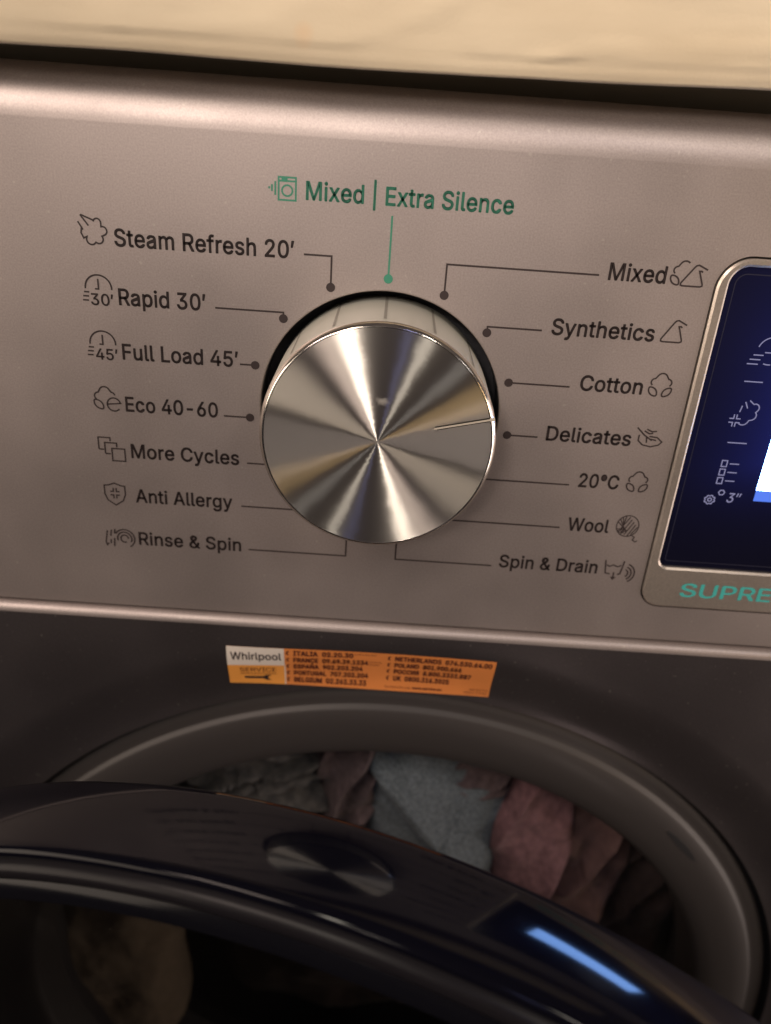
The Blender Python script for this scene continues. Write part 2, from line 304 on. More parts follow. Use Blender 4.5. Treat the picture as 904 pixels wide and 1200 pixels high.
# letter outlines (advance, closed loops) in thousandths of an em
GLYPHS = {
 ' ': (188, ''),
 '&': (448, '197,-7 165,-5 136,1 110,12 88,26 69,42 54,62 43,84 36,108 34,133 36,154 40,173 47,189 70,220 262,405 260,420 255,434 245,445 233,454 219,459 201,461 145,363 204,284 438,0 364,0 171,231 153,254 96,327 87,344 81,361 77,379 75,398 77,420 82,440 91,458 102,474 117,488 134,499 154,507 176,512 200,513 224,512 246,507 266,499 283,488 297,475 308,459 317,442 322,424 324,404 323,389 320,375 301,336 256,293 154,217 135,202 121,188 110,174 103,161 98,146 97,131 98,115 102,101 109,87 118,76 143,57 158,51 193,46 213,48 232,52 251,59 269,69 286,81 301,95 315,112 327,131 336,151 343,174 348,198 349,224 408,224 406,194 403,167 397,144 389,124 371,92 333,47 315,30 294,17 271,7 246,-1 221,-5'),
 ',': (188, '38,-119 68,71 137,71 84,-119'),
 '-': (453, '337,244 337,188 114,188 114,244'),
 '.': (188, '83,-3 73,1 55,18 51,29 51,53 55,64 73,81 95,87 118,81 128,73 135,64 140,53 140,29 135,18 128,9 118,1 107,-3'),
 '/': (249, '235,533 71,-76 14,-76 178,533'),
 '0': (453, '227,-7 191,-3 158,7 130,24 105,48 85,77 69,113 57,155 50,202 48,254 50,306 57,353 69,395 85,431 106,461 130,484 159,502 191,512 227,516 262,512 295,502 323,484 348,461 368,431 384,395 396,353 403,306 405,254 403,202 396,155 384,113 368,77 348,48 323,24 295,7 263,-3|227,50 250,52 271,60 290,74 306,92 320,116 330,144 338,176 342,213 344,254 342,295 338,332 330,365 320,393 306,416 290,435 271,449 250,457 227,460 203,457 182,449 163,435 147,416 134,393 123,365 115,332 111,295 109,254 111,213 115,176 123,144 134,116 147,92 163,74 182,60 203,52'),
 '1': (453, '76,0 76,55 391,55 391,0|276,509 276,0 212,0 212,448 209,448 86,358 86,427 198,509'),
 '2': (453, '64,0 64,47 234,229 282,282 311,327 316,341 320,371 319,389 315,405 308,419 298,431 287,441 273,449 258,455 224,460 205,458 188,454 172,447 159,438 148,427 139,413 132,398 128,381 127,362 66,362 68,391 75,418 86,442 102,464 121,482 143,496 168,507 196,513 225,516 254,513 281,507 306,497 328,482 346,465 361,445 372,423 379,398 381,372 380,354 377,336 363,299 351,280 336,259 317,235 294,209 267,180 153,60 153,57 389,57 389,0'),
 '3': (453, '218,-7 188,-5 159,1 133,10 108,22 88,38 70,57 57,79 48,104 44,132 109,132 112,115 118,100 126,87 137,76 150,66 165,59 182,54 200,51 219,50 239,51 258,55 275,61 291,69 304,80 315,93 323,108 328,125 329,145 328,163 323,180 316,196 306,211 292,223 275,234 254,241 229,246 201,248 157,248 157,299 288,448 288,452 70,452 70,509 372,509 372,461 211,278 211,289 247,290 279,286 308,276 333,262 354,244 371,222 383,198 391,173 393,145 390,116 383,90 370,66 354,45 333,27 309,12 281,2 251,-5'),
 '4': (453, '40,105 40,158 247,509 311,509 109,166 109,163 413,163 413,105|282,0 282,318 343,318 343,0'),
 '5': (453, '221,-7 192,-5 165,1 140,11 118,25 99,41 83,60 71,82 63,105 60,130 122,130 125,115 130,102 138,89 148,78 160,68 173,60 188,54 204,51 221,50 241,51 259,56 276,64 291,75 304,89 314,104 322,122 326,141 328,162 326,183 321,203 314,221 303,237 290,251 275,262 257,270 238,275 218,277 201,276 184,273 139,255 128,246 67,253 96,509 366,509 366,452 151,452 134,301 148,311 178,325 194,330 212,333 229,334 252,332 274,328 294,321 313,311 330,299 345,285 358,269 370,251 379,231 386,210 390,187 391,163 388,132 381,102 369,76 352,52 332,32 309,15 282,3 253,-4'),
 '6': (453, '226,-7 196,-4 168,3 142,15 119,31 100,51 84,74 73,101 66,130 64,162 65,187 71,212 80,239 93,268 112,302 137,340 252,509 322,509 151,261 145,261 184,302 235,314 265,312 291,305 316,295 337,280 355,262 370,240 380,215 387,187 389,157 387,127 379,98 368,73 352,50 333,30 310,14 284,3 257,-4|226,48 245,50 263,55 279,63 293,73 304,86 314,101 322,119 326,137 327,157 326,178 322,196 314,213 304,228 293,241 279,251 263,259 245,264 226,265 207,264 190,259 174,252 160,241 148,229 138,214 131,197 126,179 125,158 126,138 131,119 138,102 148,86 160,73 174,63 190,55 207,50'),
 '7': (453, '97,0 323,448 323,452 62,452 62,509 391,509 391,449 165,0'),
 '8': (453, '226,-7 193,-5 163,1 136,11 111,25 91,42 74,62 62,84 54,109 52,135 53,156 58,176 65,195 75,212 87,228 101,241 117,252 134,260 153,265 153,267 129,276 109,289 93,308 80,330 73,354 70,380 73,405 79,429 90,450 106,469 124,485 146,498 170,508 197,514 226,516 255,514 282,508 306,498 328,485 346,469 361,450 373,429 379,405 382,380 379,354 372,330 359,308 343,289 323,276 300,267 300,265 319,260 335,252 351,241 365,228 377,212 387,195 395,176 399,156 401,135 398,109 391,84 378,62 362,42 341,25 317,11 289,1 259,-5|226,49 248,50 267,54 285,60 300,69 313,79 323,91 331,106 335,121 337,139 335,157 330,173 322,189 312,202 283,223 265,230 247,234 226,235 206,234 187,230 169,223 140,202 130,189 122,173 117,157 115,139 117,121 121,106 129,91 139,79 152,69 167,60 185,54 205,50|226,290 244,291 260,294 274,300 287,308 298,318 307,330 314,344 318,359 319,376 318,392 314,407 308,420 299,432 288,442 260,455 244,459 226,460 208,459 192,455 164,442 153,432 138,407 134,392 133,376 134,359 138,344 145,330 154,318 165,308 178,300 193,294 209,291'),
 '9': (453, '226,516 256,513 285,506 310,494 333,478 352,458 368,434 380,408 387,378 389,347 387,322 382,296 373,270 359,240 340,207 315,168 200,0 130,0 301,248 307,248 232,195 188,197 161,203 137,214 116,229 98,247 83,269 72,294 66,321 64,352 66,382 73,411 85,436 101,459 120,479 143,494 168,506 196,513|226,460 207,459 190,454 174,446 160,435 148,423 138,407 131,390 127,372 125,352 127,331 131,313 138,295 148,280 160,268 174,257 190,250 207,245 226,243 245,245 263,249 279,257 293,267 305,280 314,295 322,312 326,330 327,350 326,371 322,390 314,407 305,422 293,435 279,446 263,454 245,459'),
 'A': (480, '16,0 201,509 276,509 463,0 395,0 287,302 232,478 245,478 233,437 213,371 191,302 85,0|110,142 110,199 370,199 370,142'),
 'B': (456, '60,0 60,509 241,509 274,507 304,501 329,491 350,477 367,461 381,442 390,421 396,398 398,374 397,353 393,336 387,320 368,295 343,278 315,267 315,262 331,260 347,254 363,245 378,234 391,220 402,203 411,184 416,161 418,136 416,111 410,88 400,67 386,48 368,31 344,18 317,8 284,2 247,0|125,57 245,57 281,60 309,67 330,80 344,96 353,115 355,137 354,153 350,169 342,184 333,197 320,209 306,218 289,225 269,229 248,231 125,231|125,285 238,285 273,290 288,296 302,304 314,314 323,326 330,340 335,355 336,372 333,393 326,412 313,429 294,442 270,449 240,452 125,452'),
 'C': (510, '267,-7 225,-3 186,7 150,25 119,49 92,79 70,115 53,157 44,203 40,254 44,305 53,352 70,393 92,429 119,459 150,484 186,501 225,512 267,516 317,511 362,496 383,485 402,471 419,456 435,438 448,418 459,397 467,373 473,348 408,348 404,365 389,395 380,407 344,437 330,444 300,453 267,456 237,453 209,445 184,432 161,414 141,391 125,364 113,332 106,295 103,254 106,213 113,177 125,145 141,117 161,94 184,76 210,63 237,56 267,53 300,56 330,65 344,72 369,90 404,144 408,160 473,160 467,135 459,112 448,91 435,71 420,53 402,38 383,24 363,13 341,5 317,-2 293,-6'),
 'D': (502, '219,0 96,0 96,57 215,57 254,60 288,68 318,81 343,99 363,122 379,149 390,181 397,216 399,255 397,294 390,329 379,361 364,388 344,410 320,428 291,441 258,449 221,452 93,452 93,509 225,509 273,505 315,495 353,478 385,455 412,426 433,391 449,351 458,306 462,255 458,205 449,159 433,119 411,83 384,54 351,31 312,14 268,3|125,509 125,0 60,0 60,509'),
 'E': (419, '60,0 60,509 372,509 372,452 125,452 125,286 355,286 355,229 125,229 125,57 375,57 375,0'),
 'F': (410, '60,0 60,509 369,509 369,452 125,452 125,278 346,278 346,221 125,221 125,0'),
 'G': (520, '269,-7 225,-3 185,7 149,25 118,49 91,79 69,116 53,157 43,203 40,254 43,305 53,352 69,393 91,429 117,459 149,484 184,501 223,512 265,516 291,514 316,510 340,504 363,494 384,483 403,469 421,453 436,436 449,416 460,395 468,373 474,349 408,349 378,406 368,417 344,436 330,443 300,453 265,456 236,453 209,445 183,432 160,414 141,392 125,364 113,332 106,295 103,254 106,213 113,177 125,145 141,117 161,95 184,76 210,63 238,56 269,53 296,55 322,61 345,71 365,85 382,102 396,123 407,147 413,173 415,202 434,199 283,199 283,256 478,256 478,200 475,160 466,124 451,91 431,62 406,38 377,19 344,5 308,-4'),
 'H': (517, '60,0 60,509 125,509 125,289 392,289 392,509 457,509 457,0 392,0 392,232 125,232 125,0'),
 'I': (300, '31,0 31,57 118,57 118,452 31,452 31,509 269,509 269,452 183,452 183,57 269,57 269,0'),
 'K': (467, '104,145 104,216 212,344 364,509 448,509 231,276 228,276|60,0 60,509 125,509 125,334 124,225 125,193 125,0|372,0 188,259 228,309 449,0'),
 'L': (393, '60,0 60,509 125,509 125,57 361,57 361,0'),
 'M': (628, '60,0 60,509 152,509 277,187 322,49 307,49 476,509 568,509 568,0 504,0 507,457 513,457 456,291 342,0 286,0 170,291 112,457 119,457 122,0'),
 'N': (523, '60,0 60,509 136,509 343,183 388,107 414,55 405,54 399,509 463,509 463,0 387,0 202,290 108,452 119,454 125,0'),
 'O': (533, '267,-7 225,-3 186,7 150,25 119,49 92,79 70,115 53,157 44,203 40,254 44,305 53,352 70,393 92,429 119,459 150,484 186,501 225,512 267,516 309,512 348,501 384,484 415,459 442,429 464,393 480,352 490,305 493,254 490,203 480,157 464,115 442,79 415,49 384,25 348,7 309,-3|267,53 296,55 324,63 349,76 372,94 392,116 408,144 420,176 428,213 430,254 428,295 420,332 408,365 392,392 372,415 349,433 324,446 296,453 267,456 237,453 210,445 184,433 161,415 142,392 125,364 113,332 106,295 103,254 106,213 113,176 125,144 142,117 161,94 184,76 210,63 237,55'),
 'P': (445, '60,0 60,509 235,509 272,506 305,499 332,487 356,471 375,452 390,430 400,404 407,377 409,348 407,318 400,291 390,265 375,243 356,223 332,207 305,195 272,188 235,186 109,186 109,242 233,242 257,244 279,248 297,256 312,266 324,279 333,294 339,310 343,328 344,348 343,367 339,385 333,402 324,416 312,428 297,439 279,446 257,451 232,452 125,452 125,0'),
 'R': (449, '60,0 60,509 236,509 273,506 305,500 333,489 356,473 376,455 390,433 401,408 407,381 409,352 407,323 401,296 390,271 376,250 356,232 333,217 305,206 273,200 236,198 96,198 96,255 234,255 258,256 280,260 298,267 313,276 325,287 334,300 340,316 344,333 345,352 344,371 340,389 334,405 325,419 313,430 298,440 279,446 258,451 233,452 125,452 125,0|353,0 230,229 303,229 428,0'),
 'S': (447, '224,-9 188,-7 156,-1 128,9 102,23 81,40 64,60 51,83 42,109 38,137 104,137 108,118 114,102 123,88 136,76 150,66 166,59 185,53 204,50 224,49 246,50 267,54 286,60 303,69 317,79 329,92 338,106 344,122 346,139 344,154 340,168 322,189 296,205 184,239 145,253 112,269 86,289 67,313 56,341 52,372 54,400 62,425 75,448 92,468 113,484 138,498 165,508 195,514 227,516 259,514 289,508 316,498 340,484 360,468 377,449 390,427 398,403 401,378 337,378 332,402 320,421 302,437 280,449 254,456 225,459 185,454 167,448 152,440 139,430 129,418 121,405 117,391 115,376 117,359 122,345 131,334 142,324 155,315 312,264 344,248 359,238 384,213 395,198 402,180 407,161 408,139 406,112 399,87 386,64 370,43 349,25 323,11 294,0 261,-7'),
 'T': (449, '32,452 32,509 417,509 417,452 257,452 257,0 193,0 193,452'),
 'U': (517, '259,-8 220,-6 186,2 154,15 126,33 103,55 85,80 71,108 63,140 60,173 60,509 124,509 124,178 126,155 132,133 141,113 153,95 169,80 187,68 208,59 232,53 259,52 285,53 309,59 331,68 349,80 364,95 377,113 385,133 391,155 393,178 393,509 457,509 457,173 454,140 446,108 433,80 414,55 391,33 363,15 332,2 297,-6'),
 'V': (480, '204,0 16,509 84,509 192,206 207,164 248,31 235,31 247,71 257,107 290,206 395,509 463,509 278,0'),
 'W': (686, '155,0 16,509 82,509 163,196 172,162 197,40 189,40 224,196 306,509 380,509 462,196 497,40 488,40 523,196 603,509 670,509 530,0 455,0 351,391 336,475 350,475 318,323 230,0'),
 'a': (389, '160,-9 137,-7 115,-3 94,5 76,15 60,29 48,45 38,63 32,84 30,108 32,128 36,146 43,161 53,174 64,184 125,211 275,272 267,297 260,307 240,322 227,327 212,330 196,331 178,330 163,327 100,274 41,291 51,313 64,331 79,346 95,358 114,368 133,375 153,380 173,383 255,375 271,369 300,350 312,336 322,320 330,301 335,278 337,251 337,0 277,0 277,52 272,52 242,16 215,1 199,-4|170,45 192,47 211,51 228,59 242,68 254,80 263,93 270,108 274,122 276,138 276,190 103,139 97,130 93,118 96,82 109,64 142,48'),
 'c': (396, '207,-8 174,-5 144,3 117,16 93,35 72,58 56,85 44,116 37,150 34,187 37,225 44,260 56,291 72,318 93,341 117,360 144,374 174,382 207,384 226,384 260,377 305,356 330,335 349,308 362,277 303,262 207,330 184,328 163,321 145,310 130,296 118,278 108,258 102,236 98,212 96,187 98,163 102,139 108,117 118,97 130,80 145,66 163,55 184,49 207,46 304,117 363,102 350,70 331,43 306,21 292,12 261,-1 244,-5'),
 'd': (424, '195,-8 165,-6 137,3 111,16 89,34 70,57 55,84 43,116 36,151 34,189 36,227 43,261 55,293 70,320 89,342 112,361 137,374 165,382 196,384 218,383 237,379 253,373 306,319 311,319 311,509 372,509 372,0 313,0 313,59 307,59 266,12 236,-3 217,-7|205,47 226,49 246,55 263,65 278,78 290,95 299,115 306,138 310,162 312,189 310,216 306,241 300,263 290,282 278,299 263,312 246,322 227,328 205,330 182,328 162,322 145,311 130,298 118,281 108,261 102,239 98,215 96,189 98,163 102,139 109,117 118,97 130,80 145,66 162,55 182,49'),
 'e': (404, '212,-8 177,-5 145,3 117,16 92,35 72,58 56,85 44,116 37,150 34,187 36,224 44,258 55,290 71,317 91,340 115,359 142,373 172,382 205,384 226,383 246,380 266,374 285,366 303,355 319,341 334,324 347,305 357,282 365,256 370,227 371,169 75,169 75,221 338,221 310,202 308,226 304,248 298,269 288,286 277,301 263,314 246,323 227,328 205,330 183,328 164,323 146,313 131,301 119,286 109,270 102,251 97,231 96,211 96,178 98,151 102,127 110,106 121,88 135,73 151,61 169,53 190,48 212,46 294,82 306,105 365,91 358,72 348,55 335,39 320,26 302,14 283,4 261,-3 237,-7'),
 'f': (254, '228,379 228,327 6,327 6,379|81,0 81,432 82,452 87,470 96,486 107,499 120,510 135,519 152,525 169,529 243,521 227,468 178,472 164,468 154,460 147,449 143,435 142,419 142,0'),
 'g': (425, '207,-151 180,-149 156,-146 134,-140 114,-132 97,-122 82,-110 59,-84 51,-69 101,-41 169,-93 187,-96 207,-97 236,-95 261,-87 282,-75 298,-58 308,-34 311,-6 311,68 306,68 287,41 266,23 236,10 217,6 195,5 165,7 138,14 113,27 90,43 71,65 55,90 43,120 36,154 34,191 36,229 43,263 55,293 71,320 90,342 112,361 138,374 166,382 196,384 218,383 237,379 253,373 279,356 308,319 313,319 313,379 372,379 372,-9 370,-40 363,-67 350,-90 334,-109 314,-124 291,-136 265,-144 237,-149|205,59 227,61 246,66 264,75 278,87 290,103 300,121 307,142 311,166 312,193 311,219 307,242 300,264 291,283 279,299 264,312 247,322 227,328 205,330 182,328 163,322 145,312 130,298 118,282 109,262 102,241 98,218 96,193 98,167 102,144 109,123 118,104 131,88 145,76 163,66 183,61'),
 'h': (410, '114,227 114,0 53,0 53,509 114,509 114,287 102,287 116,319 132,344 152,362 175,374 200,382 227,384 252,383 275,377 295,369 313,356 328,340 341,321 350,298 355,271 357,240 357,0 296,0 296,235 293,263 286,286 273,304 256,318 235,326 210,329 192,328 176,324 161,317 147,308 136,297 126,283 119,266 115,248'),
 'i': (167, '53,0 53,379 114,379 114,0|73,444 63,448 47,463 41,483 47,504 84,524 121,504 125,494 125,472 121,463 105,448 95,444'),
 'l': (189, '112,0 91,8 74,20 62,37 55,59 53,84 53,509 114,509 114,83 120,62 135,53 170,54 181,3'),
 'm': (610, '53,0 53,379 112,379 112,295 108,295 114,314 122,331 132,346 144,358 172,376 187,382 203,385 219,386 245,383 268,375 287,361 303,342 314,320 321,295 312,295 318,312 326,329 337,343 350,356 364,366 381,375 398,381 417,385 437,386 458,385 478,380 497,372 514,361 529,346 541,328 550,307 555,283 557,255 557,0 496,0 496,254 493,279 485,298 473,313 456,323 438,329 419,330 402,329 387,326 374,320 353,302 345,290 336,263 335,247 335,0 274,0 274,260 272,280 265,297 253,311 238,322 220,328 199,330 171,326 145,312 135,302 126,289 119,274 115,257 114,238 114,0'),
 'n': (410, '114,227 114,0 53,0 53,379 112,379 112,287 102,287 116,319 132,344 152,362 175,374 200,382 227,384 252,383 275,377 295,369 313,356 328,340 341,321 350,298 355,271 357,240 357,0 296,0 296,235 293,263 286,286 273,304 256,318 235,326 210,329 192,328 176,324 161,317 147,308 136,297 126,283 119,266 115,248'),
 'o': (415, '207,-8 174,-5 144,3 117,16 93,35 72,58 56,85 44,116 37,150 34,187 37,225 44,260 56,291 72,318 93,341 117,360 144,374 174,382 207,384 241,382 271,374 299,360 323,341 343,318 359,291 371,260 379,225 381,187 379,150 371,116 359,85 343,58 323,35 299,16 271,3 241,-5|207,46 231,49 252,55 270,66 285,80 298,97 307,117 314,139 318,163 319,187 318,212 314,236 307,258 298,278 285,296 270,310 252,321 231,328 207,330 184,328 163,321 145,310 130,296 118,278 108,258 102,236 98,212 96,187 98,163 102,139 108,117 118,97 130,80 145,66 163,55 184,49'),
 'p': (424, '53,-143 53,379 112,379 112,319 118,319 137,346 171,373 188,379 207,383 229,384 259,382 287,374 313,361 335,342 354,320 370,293 381,261 388,227 390,189 388,151 381,116 370,84 355,57 336,34 313,16 288,3 260,-6 229,-8 208,-7 189,-3 147,21 118,59 114,59 114,-143|220,47 242,49 262,55 279,66 294,80 306,97 316,117 323,139 327,163 328,189 327,215 323,239 316,261 307,281 295,298 280,311 262,322 243,328 220,330 198,328 178,322 161,312 147,299 134,282 125,263 118,241 114,216 113,189 114,162 118,138 125,115 135,95 147,78 162,65 179,55 198,49'),
 'r': (259, '53,0 53,379 112,379 112,321 115,321 124,339 137,354 152,367 171,377 191,383 243,384 243,322 174,321 159,315 146,306 135,296 126,284 119,269 115,254 114,237 114,0'),
 's': (365, '182,-8 157,-7 133,-3 112,3 93,12 76,24 62,38 50,54 41,73 36,94 94,107 101,87 111,72 124,60 141,52 160,47 181,45 206,47 227,53 244,62 258,74 265,88 268,103 262,126 254,136 243,144 229,150 212,155 149,170 118,180 92,192 72,208 58,227 50,249 47,274 49,295 55,314 65,332 79,347 95,360 115,370 137,378 161,383 187,384 212,383 234,379 254,372 271,363 286,352 299,339 318,308 324,290 268,277 262,291 254,304 243,316 228,325 210,331 187,333 166,331 147,326 131,317 119,305 111,292 109,277 110,264 115,253 124,243 136,235 172,223 229,209 261,200 287,187 306,171 320,153 328,131 331,107 329,85 323,65 312,47 298,31 281,18 260,6 236,-2 210,-7'),
 't': (227, '204,379 204,327 6,327 6,379|65,471 126,471 126,98 127,83 130,70 136,61 144,55 156,51 202,54 213,2 138,-1 113,7 92,21 77,41 68,64 65,93'),
 'u': (410, '182,-5 158,-3 135,2 115,11 97,23 82,39 69,59 60,82 54,109 53,139 53,379 114,379 114,144 116,117 124,94 137,75 154,61 175,53 200,50 218,51 234,55 249,62 263,71 274,83 283,97 290,113 295,132 296,153 296,379 357,379 357,0 298,0 298,92 307,92 294,60 277,35 257,17 234,5 209,-3'),
 'v': (389, '163,0 17,379 84,379 165,155 206,21 184,21 224,155 305,379 371,379 226,0'),
 'w': (567, '138,0 23,379 87,379 133,214 175,41 165,41 192,163 252,379 316,379 362,214 382,136 402,41 391,41 480,379 545,379 429,0 368,0 277,338 291,338 199,0'),
 'x': (379, '21,0 171,218 171,171 29,379 100,379 170,270 207,206 175,206 211,270 233,306 282,379 352,379 209,169 209,214 358,0 287,0 173,182 205,182 91,0'),
 'y': (389, '47,-139 61,-86 138,-64 163,-1 17,379 84,379 165,155 206,21 184,21 224,155 305,379 371,379 204,-58 196,-77 187,-93 177,-107 165,-119 139,-136 125,-141 109,-144'),
 '|': (230, '141,673 141,-164 88,-164 88,673'),
 '\xb0': (316, '158,283 138,285 119,290 101,298 84,310 70,324 59,340 50,358 45,377 43,397 45,418 50,437 59,455 70,472 84,486 101,497 119,506 138,511 158,513 179,511 198,506 216,497 232,486 246,472 257,455 266,437 271,418 273,397 271,377 266,358 257,340 246,324 232,310 216,298 198,290 179,285|98,420'),
 '\xd1': (523, '60,0 60,509 136,509 343,183 388,107 414,55 405,54 399,509 463,509 463,0 387,0 202,290 108,452 119,454 125,0|206,577 163,577 165,596 170,613 177,628 188,639 201,645 218,648 319,646 361,646 359,626 354,609 346,595 335,584 322,578'),
 '\u0418': (523, '463,0 398,0 398,291 404,454 416,452 401,425 387,402 376,381 321,290 137,0 60,0 60,509 125,509 118,54 110,55 180,183 388,509 463,509'),
 '\u041e': (533, '267,-7 225,-3 186,7 150,25 119,49 92,79 70,115 53,157 44,203 40,254 44,305 53,352 70,393 92,429 119,459 150,484 186,501 225,512 267,516 309,512 348,501 384,484 415,459 442,429 464,393 480,352 490,305 493,254 490,203 480,157 464,115 442,79 415,49 384,25 348,7 309,-3|267,53 296,55 324,63 349,76 372,94 392,116 408,144 420,176 428,213 430,254 428,295 420,332 408,365 392,392 372,415 349,433 324,446 296,453 267,456 237,453 210,445 184,433 161,415 142,392 125,364 113,332 106,295 103,254 106,213 113,176 125,144 142,117 161,94 184,76 210,63 237,55'),
 '\u0420': (445, '60,0 60,509 235,509 272,506 305,499 332,487 356,471 375,452 390,430 400,404 407,377 409,348 407,318 400,291 390,265 375,243 356,223 332,207 305,195 272,188 235,186 109,186 109,242 233,242 257,244 279,248 297,256 312,266 324,279 333,294 339,310 343,328 344,348 343,367 339,385 333,402 324,416 312,428 297,439 279,446 257,451 232,452 125,452 125,0'),
 '\u0421': (510, '267,-7 225,-3 186,7 150,25 119,49 92,79 70,115 53,157 44,203 40,254 44,305 53,352 70,393 92,429 119,459 150,484 186,501 225,512 267,516 317,511 362,496 383,485 402,471 419,456 435,438 448,418 459,397 467,373 473,348 408,348 404,365 389,395 380,407 344,437 330,444 300,453 267,456 237,453 209,445 184,432 161,414 141,391 125,364 113,332 106,295 103,254 106,213 113,177 125,145 141,117 161,94 184,76 210,63 237,56 267,53 300,56 330,65 344,72 369,90 404,144 408,160 473,160 467,135 459,112 448,91 435,71 420,53 402,38 383,24 363,13 341,5 317,-2 293,-6'),
 '\u042f': (449, '389,0 324,0 324,452 216,452 192,451 170,446 152,440 137,430 125,419 115,405 109,389 105,371 104,352 105,333 109,316 115,300 125,287 137,276 152,267 170,260 191,256 216,255 353,255 353,198 213,198 177,200 144,206 116,217 93,232 74,250 59,271 48,296 42,323 40,352 42,381 48,408 59,433 73,455 92,473 116,489 144,500 176,506 213,509 389,509|96,0 22,0 146,229 219,229'),
 '\u2032': (153, '33,325 51,509 120,509 78,325'),
 '\u2033': (304, '33,325 51,509 120,509 78,325|185,325 202,509 271,509 229,325'),
}
from mathutils.geometry import delaunay_2d_cdt
def winding(pt, loops):
    n = 0
    for lp in loops:
        for i in range(len(lp)):
            (ax, ay), (bx, by) = lp[i-1], lp[i]
            if (ay > pt[1]) != (by > pt[1]) and pt[0] < (bx-ax)*(pt[1]-ay)/(by-ay)+ax: n += 1 if by > ay else -1
    return n
glyph_cache = {}
def glyph_fill(ch, loops):
    if ch not in glyph_cache:
        vs, ed = [], []
        for lp in loops:
            k = len(vs); vs += [Vector(p) for p in lp]; ed += [(k+i, k+(i+1) % len(lp)) for i in range(len(lp))]
        r = delaunay_2d_cdt(vs, ed, [], 0, .01)
        out = []
        for f in r[2]:
            c = (r[0][f[0]]+r[0][f[1]]+r[0][f[2]])/3
            if winding(c, loops) != 0: out.append(tuple(f))
        glyph_cache[ch] = ([tuple(v) for v in r[0]], out)
    return glyph_cache[ch]
def text_mesh(s, x0, x1, base, caph, y=-.05, weight=.012, shear=0):
    """flat lettering fitted between x0 and x1; weight swells the outlines"""
    V, F = [], []; pen = 0; sp_ = weight*700
    for ch in s:
        adv, enc = GLYPHS[ch]
        if enc:
            loops = []
            for l in enc.split('|'):
                p = [tuple(map(float, q.split(','))) for q in l.split(' ')]
                loops.append(p)
            gv, gf = glyph_fill(ch, loops); k = len(V)
            V += [(pen+a, y, b_) for a, b_ in gv]; F += [tuple(i+k for i in ff) for ff in gf]
            if weight > 0:                        # swell: a narrow band along every edge
                for lp in loops:
                    wt = weight*1000*(.35 if max(p[0] for p in lp)-min(p[0] for p in lp) < 190 and ch == '\u00b0' else 1)
                    for i in range(len(lp)):
                        a, b_ = Vector(lp[i-1]), Vector(lp[i]); d = (b_-a).normalized(); n_ = Vector((-d.y, d.x))*wt; d = d*wt*.4
                        k = len(V); yy = y-.008-.002*(i % 11)
                        for q in (a-d-n_, b_+d-n_, b_+d+n_, a-d+n_): V.append((pen+q.x, yy, q.y))
                        F.append((k, k+1, k+2, k+3))
        pen += adv+sp_
    a, b_ = min(v[0] for v in V), max(v[0] for v in V); k = caph/CAP; kx = (x1-x0)/(b_-a) if x1 is not None else k
    return [(x0+(v[0]-a+shear*v[2])*kx, y, base+v[2]*k) for v in V], F
CAP = max(float(q.split(',')[1]) for q in GLYPHS['E'][1].split(' '))

# ------------------------------------------------------------------ washing machine
wm = bpy.data.objects.new('washing_machine', None); col.objects.link(wm); wm.location = BASE*S
tag(wm, 'champagne grey front loading washing machine with open black door and a big silver dial', 'washing machine')
DX0, DX1, DZ0, DZ1 = 71.2, 216, -47.4, 40.2
bez_out = rrect(DX0, DX1, DZ0, DZ1, [6, 7, 5, 6])
bez_hole = rrect(DX0-.45, DX1+.45, DZ0-.45, DZ1+.45, [6.4, 7.4, 5.4, 6.4])
# control panel: flat face with the dial hole and display cut-out, rolled over at the top
flat = fill([[(-300, -58.1), (300, -58.1), (300, 57.5), (-300, 57.5)], circle(0, 0, 28.35, 128), bez_hole], 0)
V, F = [], []
prof = [(57.5, 0)]+[(57.5+10.5*math.sin(t), 10.5-10.5*math.cos(t)) for t in [math.radians(5*i) for i in range(1, 19)]]+[(68, 20)]
xs = [-300+20*i for i in range(31)]
for z, y in prof:
    for x in xs: V.append((x, y, z))
n = len(xs)
for j in range(len(prof)-1):
    for i in range(n-1): F.append((j*n+i, j*n+i+1, (j+1)*n+i+1, (j+1)*n+i))
roll = (V, F)
bot = ([(-300, 0, -58.1), (300, 0, -58.1), (300, .6, -58.5), (-300, .6, -58.5), (300, 8, -58.5), (-300, 8, -58.5)], [(1, 0, 3, 2), (2, 3, 5, 4)])
lip = revolve([(28.35, 0), (28.15, .06), (28.0, .35), (28.0, 1.2)], (0, 0), 128)
cut = band(bez_hole, 0, bez_hole, 2.5)
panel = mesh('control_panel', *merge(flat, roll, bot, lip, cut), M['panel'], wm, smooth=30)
V, F = revolve([(28.0, 1.2), (27.9, 9), (20, 9)], (0, 0), 128)
mesh('knob_well', V, F, M['well'], wm, smooth=40)
V, F = fill([bez_hole], 2.4); mesh('display_backing', V, F, M['black'], wm)

